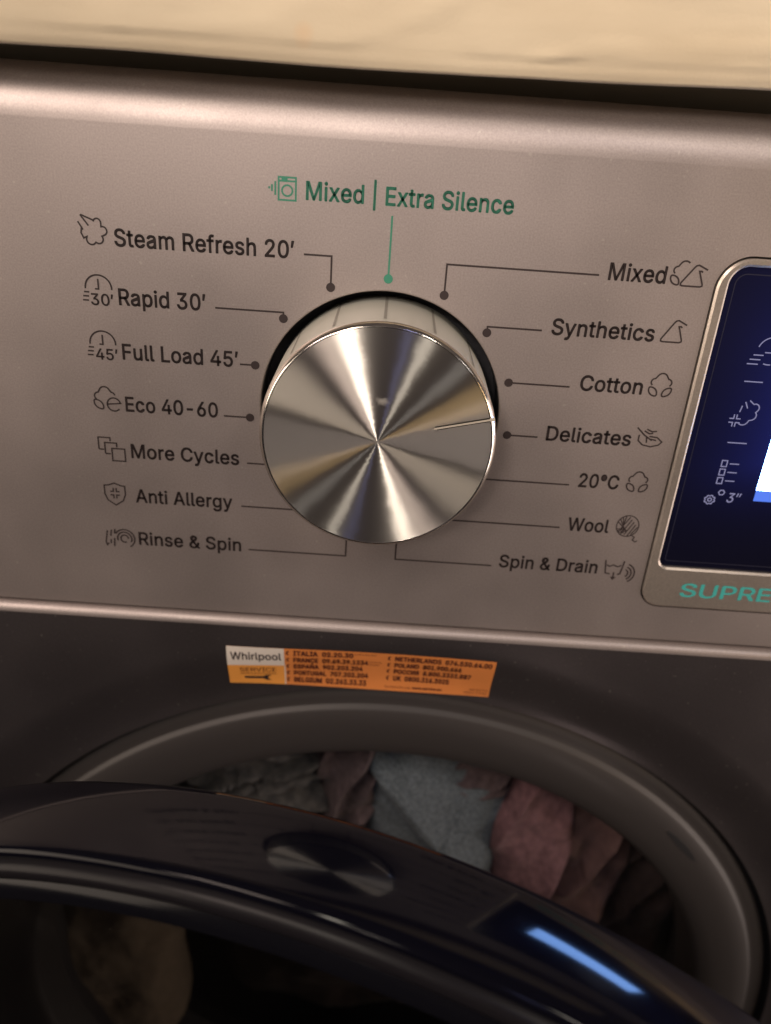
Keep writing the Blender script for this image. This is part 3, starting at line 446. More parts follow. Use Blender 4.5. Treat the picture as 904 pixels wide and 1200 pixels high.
# printed programme names, icons and leader lines -------------------------------
ROW = [('Steam Refresh 20\u2032', -59.3, -20.6, 33.6, None), ('Rapid 30\u2032', -59.4, -40.1, 21.1, None), ('Full Load 45\u2032', -59.6, -33.1, 8.8, None),
       ('Eco 40-60', -59.9, -38.1, -3.7, None), ('More Cycles', -59.5, -33.3, -15.5, None), ('Anti Allergy', -59.3, -35.2, -27.4, None), ('Rinse & Spin', -59.4, -33.2, -39.4, None),
       ('Mixed', 47.5, 60.0, 33.8, None), ('Synthetics', 37.1, 60.2, 21.2, None), ('Cotton', 45.6, 60.1, 8.9, None), ('Delicates', 39.8, 60.0, -3.8, None),
       ('20\u00b0C', 49.5, 59.3, -15.2, None), ('Wool', 48.8, 59.2, -27.2, None), ('Spin & Drain', 33.1, 58.5, -39.0, None)]
def printed(name, vf, mat, parent, label=None): return mesh(name, vf[0], vf[1], mat, parent, label=label)
for s, x0, x1, zb, _ in ROW:
    printed('program_lettering', text_mesh(s, x0, x1, zb, 3.5, weight=.016), M['ink'], panel, 'dark print reading '+s.replace('\u2032', ' minutes'))
printed('program_lettering', text_mesh('Mixed | Extra Silence', -18.3, 25.3, 45.6, 3.5, weight=.018), M['green'], panel, 'green print reading Mixed | Extra Silence')
A24 = math.radians(24); RHO = 30.7
def dot(k): return (RHO*math.sin(k*A24), RHO*math.cos(k*A24))
LEAD = []   # (points, has dot)
def leader(pts, dotpos, mat='ink', label=None):
    vf = strokes([(pts, False)], .40, -.05)
    if dotpos:
        c = circle(dotpos[0], dotpos[1], 1.0, 20); vf = merge(vf, fill([c], -.062))
    printed('leader_line', vf, M[mat], panel, label)
leader([(0, 43.6), (0, 30.7)], (0, 30.7), 'green', 'green leader line above the dial')
for sg, ends in ((-1, (-18.5, -38.0, -32.7, -36.7, -31.4, -33.0, -31.3)), (1, (45.5, 35.0, 43.3, 37.8, 47.3, 46.9, 31.2))):
    zl = (34.6, 21.9, 9.5, -3.2, -14.9, -26.6, -38.8)
    for k in range(1, 8):
        d = dot(k*sg); z = zl[k-1]; e = ends[k-1]
        if k == 5: leader([(e, z), (sg*25.2, z)], None)
        elif abs(d[1]-z) < .4: leader([(e, d[1]), d], d)
        else: leader([(e, z), (d[0], z), d], d)

# icons are drawn in a unit box and mapped to (x0, z0, width, height)
def T(lines, x0, z0, w_, h_): return [([(x0+a*w_, z0+b_*h_) for a, b_ in pts], c) for pts, c in lines]
def cloudtop(): return arc(.27, .58, .15, 235, 95, 8)+arc(.5, .76, .19, 155, 25, 9)+arc(.73, .58, .15, 85, -55, 8)
def leaf(cx, cy, a, L=.22, W=.13):
    ca, sa = math.cos(math.radians(a)), math.sin(math.radians(a)); out = []
    for i in range(20):
        t = 2*math.pi*i/20; x = L*math.cos(t); y_ = W*math.sin(t)*(1-.25*math.cos(t)**2)
        out.append((cx+x*ca-y_*sa, cy+x*sa+y_*ca))
    return out
cotton = [(cloudtop(), False), (leaf(.24, .2, -50), True), (leaf(.76, .2, 50), True)]
flask = [([(1.0, .80), (.62, .99), (.52, .96), (.45, .86), (.03, .14), (.03, .05), (.10, .02), (.82, .02), (.90, .06), (.90, .13), (.72, .62), (.68, .72), (.76, .73), (.82, .68)], False)]
half_cotton = [(arc(.27, .58, .15, 235, 95, 8)+arc(.5, .76, .19, 155, 40, 8), False), (leaf(.22, .2, -50), True)]
def steam():
    c = arc(.42, .22, .17, 150, 330, 9)+arc(.68, .25, .15, 240, 400, 8)+arc(.84, .52, .14, 290, 470, 8)+arc(.66, .78, .13, 0, 170, 8)
    return [([(.12, .62), (.08, .42), (.16, .25)]+c, False), ([(.0, .78), (.16, .52)], False), ([(.10, 1.0), (.36, .66)], False), ([(.12, 1.0), (.55, .84)], False)]
def clock(): return [(arc(.52, .55, .44, -5, 185, 18), False), ([(.52, .86), (.52, .52), (.40, .52)], False),
                     ([(.02, .40), (.20, .40)], False), ([(-.02, .26), (.18, .26)], False), ([(-.04, .12), (.16, .12)], False)]
eco = [(arc(.24, .58, .15, 235, 95, 8)+arc(.46, .78, .18, 155, 25, 9)+arc(.68, .62, .14, 85, 10, 6), False), (leaf(.22, .26, -50), True),
       ([(.52, .28), (1.0, .34)]+arc(.76, .28, .24, 15, 320, 16, .26), False)]
squares = [([(.0, .48), (.0, 1), (.46, 1), (.46, .84)], False), ([(.0, .48), (.20, .48)], False), ([(.24, .30), (.24, .78), (.70, .78), (.70, .60)], False), ([(.24, .30), (.44, .30)], False),
           ([(.5, 0), (.5, .54), (1, .54), (1, 0)], True)]
shield = [([(.5, 1.0), (.78, .9), (.98, .88), (.98, .5), (.86, .22), (.5, .0), (.14, .22), (.02, .5), (.02, .88), (.22, .9)], True)]
for q in range(4):
    sx_, sz_ = ((1, 1), (-1, 1), (1, -1), (-1, -1))[q]
    shield.append(([(.5+sx_*.07, .54+sz_*.24), (.5+sx_*.07, .54+sz_*.08), (.5+sx_*.22, .54+sz_*.08)], False))
swirl = lambda cx, cy, k: [(arc(cx, cy, .34*k, -60, 150, 12, .5*k), False), (arc(cx, cy, .24*k, -30, 200, 12, .36*k), False), (arc(cx, cy, .13*k, 0, 300, 10, .2*k), False)]
rinse = [([(.10, .9), (.02, .25)], False), ([(.02, .25), (.06, .10), (.12, .22)], False), ([(.24, .95), (.20, .60)], False), ([(.20, .42), (.19, .20)], False), ([(.36, 1.0), (.33, .75)], False), ([(.32, .5), (.30, .05)], False)]+swirl(.66, .5, 1)
feather = [([(0, 1), (.3, .62), (.62, .34)], False), ([(.12, .62), (.12, .3), (.3, .08), (.62, .0), (.9, .12), (1, .3), (.8, .52), (.5, .56)], False),
           ([(.28, .84), (.48, .70), (.62, .74)], False), ([(.36, .94), (.56, .82), (.74, .86)], False), ([(.40, .52), (.44, .2)], False), ([(.52, .42), (.78, .36)], False)]
def wool():
    L = [(arc(.5, .55, .44, 0, 345, 26), True)]
    for q in range(4): L.append((arc(.5, .55, .44, 105+18*q, 105+18*q, 1)[:1]+[(.30+.06*q, .42-.02*q)]+arc(.5, .55, .42, 200+12*q, 200+12*q, 1)[:1], False))
    for q in range(5): L.append(([(.16+.13*q, .28-.05*q if q < 4 else .2), (.54+.09*q, .93-.10*q)], False))
    L.append(([(.72, .18), (.86, .10), (.80, -.02), (.92, -.10), (1.0, -.04)], False))
    return L
drain = [([(0, .98), (.06, .30), (.22, .26)], False), ([(.06, .72), (.16, .66), (.28, .74), (.42, .66), (.54, .74)], False), ([(.34, .36), (.34, .02)], False), ([(.27, .12), (.34, .0), (.41, .12)], False), ([(.62, .98), (.55, .3), (.46, .26)], False)]+[(arc(.66, .35, .14+.11*q, -60, 70, 9, .2+.15*q), False) for q in range(3)]
washer = [([(.38, 0), (.38, 1), (1, 1), (1, 0)], True), ([(.38, .84), (1, .84)], False), (arc(.69, .42, .19, 0, 345, 16, .24), True), ([(.26, .2), (.26, .8)], False), ([(.14, .36), (.14, .66)], False), ([(.04, .46), (.04, .56)], False), ([(.48, .92), (.70, .92)], False)]
def icon(lines, x0, z0, w_, h_, mat='ink', wd=.36, label=None, extra=None, parent=None, y=-.05):
    vf = strokes(T(lines, x0, z0, w_, h_), wd, y)
    if extra: vf = merge(vf, extra)
    printed('program_icon', vf, M[mat], parent or panel, label)
icon(steam(), -66.8, 33.2, 6.2, 6.3, label='steam cloud symbol')
icon(clock(), -67.1, 20.9, 6.6, 6.4, label='clock symbol with 30', extra=text_mesh('30\u2032', -65.6, -60.6, 20.7, 2.5, -.07, .012))
icon(clock(), -67.3, 8.6, 6.6, 6.4, label='clock symbol with 45', extra=text_mesh('45\u2032', -65.7, -60.7, 8.4, 2.5, -.07, .012))
icon(eco, -67.6, -4.0, 6.6, 6.2, label='cotton and e symbol')
icon(squares, -67.2, -16.6, 6.2, 5.9, wd=.36, label='overlapping squares symbol')
icon(shield, -67.0, -28.6, 5.3, 6.0, label='shield symbol')
icon(rinse, -68.0, -40.6, 7.6, 5.2, label='drops and swirl symbol')
icon(half_cotton, 60.6, 33.6, 6.0, 5.4, label='cotton symbol'); icon(flask, 63.2, 33.5, 5.4, 4.6, label='shirt symbol')
icon(flask, 61.6, 21.2, 5.3, 5.0, label='shirt symbol')
icon(cotton, 61.0, 8.6, 6.2, 5.8, label='cotton flower symbol')
icon(feather, 60.9, -3.7, 6.4, 4.6, label='feather symbol')
icon(cotton, 60.8, -15.6, 6.0, 5.6, label='cotton flower symbol')
icon(wool(), 60.6, -28.6, 6.3, 6.6, wd=.26, label='ball of wool symbol')
icon(drain, 60.2, -40.4, 7.8, 5.6, label='drain and spin symbol')
icon(washer, -26.2, 45.2, 5.8, 4.4, 'green', label='green washing machine symbol')

# dial ------------------------------------------------------------------------
HD, RF = 19.2, 25.16
V, F = revolve([(25.75, 8), (25.7, 0), (25.35, -HD+2.0), (25.3, -HD+1.1)], (0, 0), 180)
knob = mesh('program_dial', V, F, M['skirt'], wm, smooth=30)
V, F = revolve([(25.3, -HD+1.1), (25.26, -HD+.9), (24.55, -HD+.06), (24.4, -HD-.02), (24.3, -HD-.02), (24.2, -HD+.03)], (0, 0), 220)
mesh('dial_rim', V, F, M['rim'], knob, smooth=1)
V, F = [], []
nR, nA = 8, 220
for j in range(nR+1):
    rr = 24.2*(1-j/nR)+.0
    if j < nR:
        for i in range(nA): V.append((rr*math.sin(2*math.pi*i/nA), -HD+.03, rr*math.cos(2*math.pi*i/nA)))
V.append((0, -HD+.03, 0))
for j in range(nR-1):
    for i in range(nA): F.append((j*nA+i, j*nA+(i+1) % nA, (j+1)*nA+(i+1) % nA, (j+1)*nA+i))
for i in range(nA): F.append(((nR-1)*nA+i, (nR-1)*nA+(i+1) % nA, nR*nA))
mesh('dial_face', V, F, M['face'], knob)
# engraved pointer: a dark cut with bright lips
PA = math.radians(76.3)
def pol(r, off, a=PA):   # r along the pointer, off across it
    return (r*math.sin(a)-off*math.cos(a), r*math.cos(a)+off*math.sin(a))
def strip(r0, r1, o0, o1, y0, y1=None):
    y1 = y0 if y1 is None else y1
    p = [pol(r0, o0), pol(r1, o0), pol(r1, o1), pol(r0, o1)]
    return ([(p[0][0], y0, p[0][1]), (p[1][0], y0, p[1][1]), (p[2][0], y1, p[2][1]), (p[3][0], y1, p[3][1])], [(0, 1, 2, 3)])
OF = .85
mesh('pointer_groove', *merge(strip(12.6, 24.2, OF+.18, OF+.44, -HD-.01), strip(12.9, 24.2, OF-.42, OF-.2, -HD-.012)), M['engrave'], knob)
mesh('pointer_highlight', *merge(strip(12.2, 24.2, OF-.22, OF+.20, -HD-.012, -HD-.05), strip(24.2, 25.2, OF-.42, OF+.42, -HD-.05, -HD-.05)), M['lipmetal'], knob)
# index ticks moulded into the skirt at every programme
for k in range(15):
    a = k*2*math.pi/15; V, F = [], []
    for y, r in ((6, 25.83), (-HD+2.6, 25.46)):
        for da in (-.012, .012): V.append((r*math.sin(a+da), y, r*math.cos(a+da)))
    F = [(0, 1, 3, 2)]
    mesh('dial_tick', V, F, M['tick'], knob)

# display ---------------------------------------------------------------------
scr = rrect(73.7, 213, -35.8, 38.5, [3, 4, 2.4, 3])
def inset(l, d):  # shrink a rounded loop towards its own centre line by moving along normals
    n = len(l); out = []
    for i in range(n):
        a, c = Vector(l[i-1]), Vector(l[(i+1) % n]); t = (c-a)
        t = t.normalized() if t.length > 0 else Vector((1, 0)); nn = Vector((-t.y, t.x)); out.append((l[i][0]+nn.x*d, l[i][1]+nn.y*d))
    return out
b1 = inset(bez_out, .45); s1 = inset(scr, -.5)
disp = mesh('display', *merge(band(bez_out, 2.4, bez_out, -.15), band(bez_out, -.15, b1, -.55), fill([b1, s1], -.55), band(s1, -.55, scr, -.1), band(scr, -.1, scr, .8)), M['bezel'], wm, smooth=40)
mesh('display_glass', *fill([scr], .5), M['screen'], disp)
mesh('lcd_window', *fill([[(93.1, -13.2), (160, -13.2), (160, 1.5), (93.1, 1.5)]], .42), M['lcd'], disp)
mesh('lcd_status_bar', *fill([[(93.1, -16.1), (160, -16.1), (160, -13.25), (93.1, -13.25)]], .42), M['lcdblue'], disp)
ge, gi = inset(scr, 1.5), inset(scr, 1.75)
mesh('glass_edge_line', *band(ge, .47, gi, .47), M['edge'], disp)
DY = .44
def dicon(lines, x0, z0, w_, h_, wd=.26, extra=None, label=None):
    vf = strokes(T(lines, x0, z0, w_, h_), wd, DY)
    if extra: vf = merge(vf, extra)
    mesh('display_icon', vf[0], vf[1], M['sicon'], disp, label=label)
dicon([(arc(.60, .5, .42, 165, -60, 20), False), (arc(.60, .5, .42, -80, -110, 5), False), ([(.62, .78), (.62, .45), (.42, .45)], False), ([(.10, .36), (.40, .36)], False), ([(.02, .22), (.34, .22)], False), ([(-.03, .08), (.30, .08)], False)], 82.7, 17.0, 7.6, 7.4, label='clock symbol')
dicon([([(0, 0), (1, 0)], False)], 83.0, 13.5, 4.3, 1, label='dash')
dicon([([(0, 0), (1, 0)], False)], 83.0, -1.45, 4.6, 1, label='dash')
stm = [(arc(.50, .30, .20, 230, 350, 8)+arc(.76, .45, .16, 280, 410, 7)+arc(.80, .72, .15, 310, 480, 8), False), ([(.30, .55), (.34, .78)], False), ([(.42, .92), (.54, .70)], False), ([(.56, .98), (.72, .86)], False)]
for q in range(4):
    sx_, sz_ = ((1, 1), (-1, 1), (1, -1), (-1, -1))[q]
    stm.append(([(.20+sx_*.05, .24+sz_*.22), (.20+sx_*.05, .24+sz_*.07), (.20+sx_*.20, .24+sz_*.07)], False))
dicon(stm, 81.9, 2.4, 6.6, 6.8, label='steam and cross symbol')
lst = []
for q in range(3): lst += [([(0, .02+.36*q), (.30, .02+.36*q), (.30, .27+.36*q), (0, .27+.36*q)], True), ([(.46, .15+.36*q), (1, .15+.36*q)], False)]
dicon(lst, 83.0, -12.2, 4.2, 6.2, label='list symbol')
gear = [([(cx_, cz_) for i in range(32) for cx_, cz_ in [(.28+(.30 if (i//2) % 2 else .25)*math.cos(i*math.pi/16), .30+(.30 if (i//2) % 2 else .25)*math.sin(i*math.pi/16))]], True), (arc(.28, .30, .11, 0, 340, 10), True), (arc(.84, .82, .17, 0, 300, 5), True)]
dicon(gear, 81.2, -17.7, 4.4, 4.0, label='gear symbol', extra=text_mesh('3\u2033', 86.5, 89.6, -16.9, 2.5, DY, .005, .15))
mesh('display_lettering', *merge(*[text_mesh('SUPREME SILENCE', 80.9+o_, 150+o_, -43.9+o_*.5, 3.9, -.60-.01*k_, 0) for k_, o_ in enumerate((-.16, 0, .16))]), M['teal'], disp, label='teal print reading SUPREME SILENCE')

# front of the machine ---------------------------------------------------------
CX, CZ = 8.0, -229.0
def g_r(r):
    if r >= 167: return -2.0
    t = (167-r)/20.0; t = min(1, max(0, t)); s = t*t*(3-2*t); return -2+5*s
rs = [145.6+.9*i for i in range(25)]
V, F = [], []; nA = 480
for r in rs:
    for i in range(nA):
        a = 2*math.pi*i/nA; V.append((CX+r*math.sin(a), g_r(r), CZ+r*math.cos(a)))
def tobox(a):
    dx_, dz_ = math.sin(a), math.cos(a); t = 1e9
    if dx_ > 1e-9: t = min(t, (300-CX)/dx_)
    if dx_ < -1e-9: t = min(t, (-300-CX)/dx_)
    if dz_ > 1e-9: t = min(t, (-61.2-CZ)/dz_)
    if dz_ < -1e-9: t = min(t, (-490-CZ)/dz_)
    return CX+dx_*t, CZ+dz_*t
for i in range(nA):
    x, z = tobox(2*math.pi*i/nA); V.append((x, -2.0, z))
for j in range(len(rs)):
    for i in range(nA): F.append((j*nA+i, (j+1)*nA+i, (j+1)*nA+(i+1) % nA, j*nA+(i+1) % nA))
LV, LF = [], []
lp = [(-61.2, -2.0)]+[(-61.2+2.5*math.sin(t), .5-2.5*math.cos(t)) for t in [math.radians(7.5*i) for i in range(1, 13)]]+[(-58.7, 8)]
for z, y in lp:
    for x in (-300, 0, 300): LV.append((x, y, z))
for j in range(len(lp)-1):
    for i in range(2): LF.append((j*3+i, j*3+i+1, (j+1)*3+i+1, (j+1)*3+i))
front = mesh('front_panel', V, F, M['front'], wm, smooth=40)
mesh('front_panel_edge', LV, LF, M['panel'], front, smooth=1)
V, F = revolve([(145.6, 3), (145.4, 8.5), (144.4, 8.5)], (CX, CZ), 240); mesh('shadow_groove', V, F, M['black'], wm, smooth=40)
V, F = revolve([(144.4, 8.5), (144.2, 5.8), (143.4, 5.2), (141, 5.0), (139.2, 5.1), (138.7, 4.9), (138.2, 4.0), (137.4, 3.5), (132, 2.9), (126, 3.3), (122, 4.3), (120.4, 5.4), (119.7, 7.5), (118.5, 20)], (CX, CZ), 240)
ring = mesh('porthole_ring', V, F, M['ring'], wm, smooth=50)
V, F = revolve([(118.5, 20), (120, 30), (128, 38), (128, 46), (118, 50)], (CX, CZ), 180); mesh('rubber_seal', V, F, M['seal'], wm, smooth=60)
V, F = revolve([(118, 50), (122, 60), (175, 70), (180, 280), (0, 290)], (CX, CZ), 120); mesh('drum', V, F, M['drum'], wm, smooth=40)
sa = math.atan2(103-CX, -139-CZ); V, F = [], []
sl = []
for i in range(24):
    t = 2*math.pi*i/24; rr = 133.2+1.0*math.sin(t); aa = sa+.062*math.cos(t); sl.append((CX+rr*math.sin(aa), CZ+rr*math.cos(aa)))
sl2 = inset(sl, .5)
mesh('ring_slot', *merge(fill([sl], 2.75), band(sl, 2.75, sl, 4.6)), M['slot'], ring)

# service sticker following the curve of the front -----------------------------
SK = 15.6/12.6
def surf_y(x, z): return g_r(math.hypot(x-CX, z-CZ))
def tri_split(V, F, L):
    bm = bmesh.new(); vs = [bm.verts.new(v) for v in V]
    for f in F:
        try: bm.faces.new([vs[i] for i in f])
        except ValueError: pass
    for _ in range(4):
        ed = [e for e in bm.edges if e.calc_length() > L]
        if not ed: break
        bmesh.ops.subdivide_edges(bm, edges=ed, cuts=1); bmesh.ops.triangulate(bm, faces=bm.faces[:])
    bm.verts.index_update(); out = ([tuple(v.co) for v in bm.verts], [tuple(v.index for v in f.verts) for f in bm.faces]); bm.free(); return out
def onfront(vf, off, split=1.2):
    V, F = tri_split(vf[0], vf[1], split) if split else vf
    V = [(x, y, -67.7+(z+69.3)*SK) for x, y, z in V]
    return [(x, surf_y(x, z)-off, z) for x, _, z in V], F
def gridrect(x0, x1, z0, z1, nx, nz, off, zt=None):
    V, F = [], []
    for j in range(nz+1):
        for i in range(nx+1):
            x = x0+(x1-x0)*i/nx; z = -67.7+(z0+(z1-z0)*j/nz+69.3)*SK; V.append((x, surf_y(x, z)-off, z))
    for j in range(nz):
        for i in range(nx): a = j*(nx+1)+i; F.append((a, a+1, a+nx+2, a+nx+1))
    return V, F
stk = mesh('service_sticker', *gridrect(-37.4, 36.2, -81.9, -69.3, 74, 12, .10), M['orange'], wm, smooth=1)
mesh('sticker_white_field', *gridrect(-37.4, -21.8, -75.2, -69.3, 16, 6, .16), M['white'], stk, smooth=1)
mesh('sticker_amber_field', *gridrect(-37.4, -21.8, -81.9, -75.2, 16, 8, .13), M['amber'], stk, smooth=1)
mesh('sticker_divider', *gridrect(-21.9, -21.6, -81.9, -75.2, 1, 8, .15), M['white'], stk)
def slet(s, x0, x1, z, h, wgt=.03, mat='brown'):
    V, F = text_mesh(s, x0, x1, z, h, 0, wgt); mesh('sticker_lettering', *onfront((V, F), .22, None), M[mat], stk)
slet('Whirlpool', -36.4, -22.6, -73.2, 2.3, .012, 'ink')
slet('SERVICE', -34.2, -24.2, -77.6, 1.5, .0)
V, F = strokes([([(-34.2, -78.3), (-24.2, -78.3)], False)], .18, 0); mesh('sticker_rule', *onfront((V, F), .22), M['brown'], stk)
wr = [(-33, -80.1), (-33.2, -79.7), (-33, -79.3), (-28, -79.3), (-27, -78.8), (-25.6, -78.8), (-26.6, -79.4), (-26.6, -80.0), (-25.6, -80.6), (-27, -80.6), (-28, -80.1)]
mesh('sticker_wrench', *onfront(fill([wr], 0), .22), M['ink'], stk)
rows = [('ITALIA  02.20.30', 16.4), ('FRANCE  09.69.39.1234', 20.6), ('ESPA\u00d1A  902.203.204', 19.2), ('PORTUGAL  707.203.204', 20.8), ('BELGIUM  02.263.33.33', 20.4)]
def phone(x, z):
    V, F = strokes([(arc(x+.55, z+.75, .62, 95, 250, 7), False)], .36, 0); mesh('sticker_phone_symbol', *onfront((V, F), .22), M['brown'], stk)
for i, (s, wd) in enumerate(rows):
    z = -71.4-2.37*i; slet(s, -19.3, -19.3+wd, z, 1.5, .03); phone(-21.0, z)
for i, (s, wd) in enumerate([('NETHERLANDS  076.530.64.00', 26.6), ('POLAND  801.900.666', 18.6), ('\u0420\u041e\u0421\u0421\u0418\u042f  8.800.3333.887', 21.6), ('UK  0800.316.3025', 15.8)]):
    z = -71.6-2.37*i; slet(s, 8.6, 8.6+wd, z, 1.5, .03); phone(6.9, z)
slet('non trova vai su www', -2.6, -2.6+6, -70.3, .5, 0); slet('0,34 euro / min', 1.6, 5.0, -72.9, .5, 0); slet('prix appel', 1.6, 4.4, -73.8, .5, 0)
slet('for more info visit', 6.4, 13.6, -81.0, .6, .0); slet('www.service.eu', 14.2, 22.6, -81.0, .7, .03)
slet('400 010 770', 30.4, 35.6, -80.2, .6, 0); slet('400010 770 001', 29, 35.6, -81.2, .6, 0)

# door: swung open to the left ---------------------------------------------------
HX, HY, PHI, RD, ZC, SAG = -168.6, -24.5, .275, 170.4, -222.2, .023
def doorxf(V):
    out = []
    for x, v, z in V:         # x, z in the door plane from its centre; v outwards
        u = RD+x; X = HX+u*math.cos(PHI)-v*math.sin(PHI); Y = HY-u*math.sin(PHI)-v*math.cos(PHI)
        out.append((X, Y, ZC+z+SAG*X))
    return out
def drev(prof, n=260):
    V, F = revolve(prof, (0, 0), n); return doorxf(V), [tuple(reversed(f)) for f in F]
crown = [(162, -3), (164, -2.7), (166.4, -1.9), (167.2, -.9)]+[(171.3-.0105*(v-18.5)**2, v) for v in [.2+.8*i for i in range(25)]]+[(171.0, 20.2), (170.6, 20.8), (169.8, 21), (168.9, 20.6), (168.7, 19.4)]
door = mesh('door', *drev(crown), M['gloss'], wm, smooth=1, label='open black glossy round door')
mesh('door_trim_ring', *drev([(168.7, 19.4), (168.2, 20.8), (167.4, 21.9), (166.2, 22.2), (165.0, 21.7), (164.4, 20.9)]), M['trim'], door, smooth=1)
mesh('door_glass_border', *drev([(164.4, 20.9), (163, 22.2), (161, 22.6)]), M['border'], door, smooth=1)
mesh('door_glass', *drev([(161, 22.6), (150, 24.4), (139, 25.6), (110, 28), (60, 31), (20, 32), (.01, 32)]), M['glass'], door, smooth=1)
mesh('door_inner_bowl', *drev([(151, -3), (130, -7), (112, -22), (80, -28), (.01, -30)], 160), M['bowlglass'], door, smooth=1)
mesh('door_inner_frame', *drev([(163, -3.2), (151, -3.2), (151.5, 6)], 160), M['border'], door, smooth=40)


# dark worktop behind the panel ---------------------------------------------------
def box(x0, x1, y0, y1, z0, z1):
    V = [(x, y, z) for x in (x0, x1) for y in (y0, y1) for z in (z0, z1)]
    return V, [(0, 1, 3, 2), (4, 6, 7, 5), (0, 4, 5, 1), (2, 3, 7, 6), (0, 2, 6, 4), (1, 5, 7, 3)]
mesh('worktop', *box(-300, 300, 11, 560, 50, 67.5), M['black'], wm)
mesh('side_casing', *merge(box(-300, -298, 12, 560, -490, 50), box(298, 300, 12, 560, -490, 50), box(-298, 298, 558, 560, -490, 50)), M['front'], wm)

# ------------------------------------------------------------------ cloth on the top
def fbm(x, y, z, o=3):
    s, a = 0, 1
    for _ in range(o): s += a*noise.noise((x, y, z)); a *= .5; x *= 2.1; y *= 2.1; z *= 2.1
    return s
V, F = [], []
# cross-section (y, z): under side, front fold, top side
cs = [(140, 68.4), (60, 68.8), (40, 73), (22, 78), (6, 79), (-2, 76), (-4.0, 72.2), (-4.9, 71.2), (-5.8, 71.4), (-6.4, 72.6), (-6.8, 75), (-6.5, 80), (-6.0, 86), (-5.2, 92), (-3.5, 98), (-.5, 103), (5, 107), (14, 109), (30, 109.5), (60, 109), (140, 107)]
def dens(cs, k=4):
    out = []
    for i in range(len(cs)-1):
        for j in range(k): t = j/k; out.append((cs[i][0]*(1-t)+cs[i+1][0]*t, cs[i][1]*(1-t)+cs[i+1][1]*t))
    return out+[cs[-1]]
cs = dens(cs); nx = 260
for (y, z) in cs:
    for i in range(nx+1):
        x = -190+380*i/nx
        ft = max(0, min(1, (z-70)/8))
        d = 1.9*fbm(x*.012, z*.03, y*.02)*ft+.55*fbm(x*.05+3, z*.09, 2)*ft
        d += 1.7*ft*math.exp(-((z-(86+.07*x+4*noise.noise((x*.02, 1, 0))))/1.6)**2)*(1 if x > -5 else max(0, 1+(x+5)/30)) if z > 72 and y < 2 else 0
        if 74 < z < 106 and y < 4:      # soft creases running slantwise, stronger to the right
            q = noise.noise((x*.022+z*.035, z*.10-x*.012, 9.0)); d += (.35+.6*max(0, x/90))*max(0, 1-abs(q)*5)
            q = noise.noise((x*.06, z*.05+x*.02, 3.0)); d += .3*max(0, 1-abs(q)*3)
        edge = .8*noise.noise((x*.03, 5, 0))*math.exp(-((z-71)/3)**2)-.5*ft*0
        lo = 1.5*max(0, min(1, (75-x)/60))*max(0, min(1, 1-(z-72)/12)) if y < 10 else 0
        V.append((x, y-d, z+edge*.5-lo))
for j in range(len(cs)-1):
    for i in range(nx): F.append((j*(nx+1)+i, j*(nx+1)+i+1, (j+1)*(nx+1)+i+1, (j+1)*(nx+1)+i))
mt, nt, b = nmat('cream_cloth'); M['cloth'] = mt
tc = N(nt, 'ShaderNodeTexCoord'); mp = N(nt, 'ShaderNodeMapping'); mp.inputs['Scale'].default_value = (14, 14, 60); nt.links.new(tc.outputs['Object'], mp.inputs[0])
n1 = N(nt, 'ShaderNodeTexNoise'); n1.inputs['Scale'].default_value = 1.0; n1.inputs['Detail'].default_value = 5; nt.links.new(mp.outputs[0], n1.inputs['Vector'])
cr = N(nt, 'ShaderNodeValToRGB'); cr.color_ramp.elements[0].position = .3; cr.color_ramp.elements[0].color = (.47, .385, .265, 1); cr.color_ramp.elements[1].position = .7; cr.color_ramp.elements[1].color = (.60, .51, .37, 1)
nt.links.new(n1.outputs['Fac'], cr.inputs[0])
# small ochre stain
sb = N(nt, 'ShaderNodeVectorMath', operation='DISTANCE'); sb.inputs[1].default_value = (-.0185, -.005, .0745); nt.links.new(tc.outputs['Object'], sb.inputs[0])
ms = N(nt, 'ShaderNodeMapRange'); ms.inputs['From Min'].default_value = .0005; ms.inputs['From Max'].default_value = .0032; ms.inputs['To Min'].default_value = .55; ms.inputs['To Max'].default_value = 0
nt.links.new(sb.outputs['Value'], ms.inputs['Value'])
mx = N(nt, 'ShaderNodeMix', data_type='RGBA'); mx.inputs['B'].default_value = (.62, .30, .10, 1); nt.links.new(ms.outputs[0], mx.inputs['Factor']); nt.links.new(cr.outputs[0], mx.inputs['A'])
nt.links.new(mx.outputs['Result'], b.inputs['Base Color']); b.inputs['Roughness'].default_value = .85; b.inputs['Sheen Weight'].default_value = .15
n2 = N(nt, 'ShaderNodeTexNoise'); n2.inputs['Scale'].default_value = 1400; nt.links.new(tc.outputs['Object'], n2.inputs['Vector'])
bp = N(nt, 'ShaderNodeBump'); bp.inputs['Strength'].default_value = .3; bp.inputs['Distance'].default_value = .0002; nt.links.new(n2.outputs['Fac'], bp.inputs['Height']); nt.links.new(bp.outputs[0], b.inputs['Normal'])
cl = mesh('folded_cloth', V, F, M['cloth'], None, smooth=1)
tag(cl, 'cream cloth with a small ochre stain folded over the top of the washing machine', 'cloth')

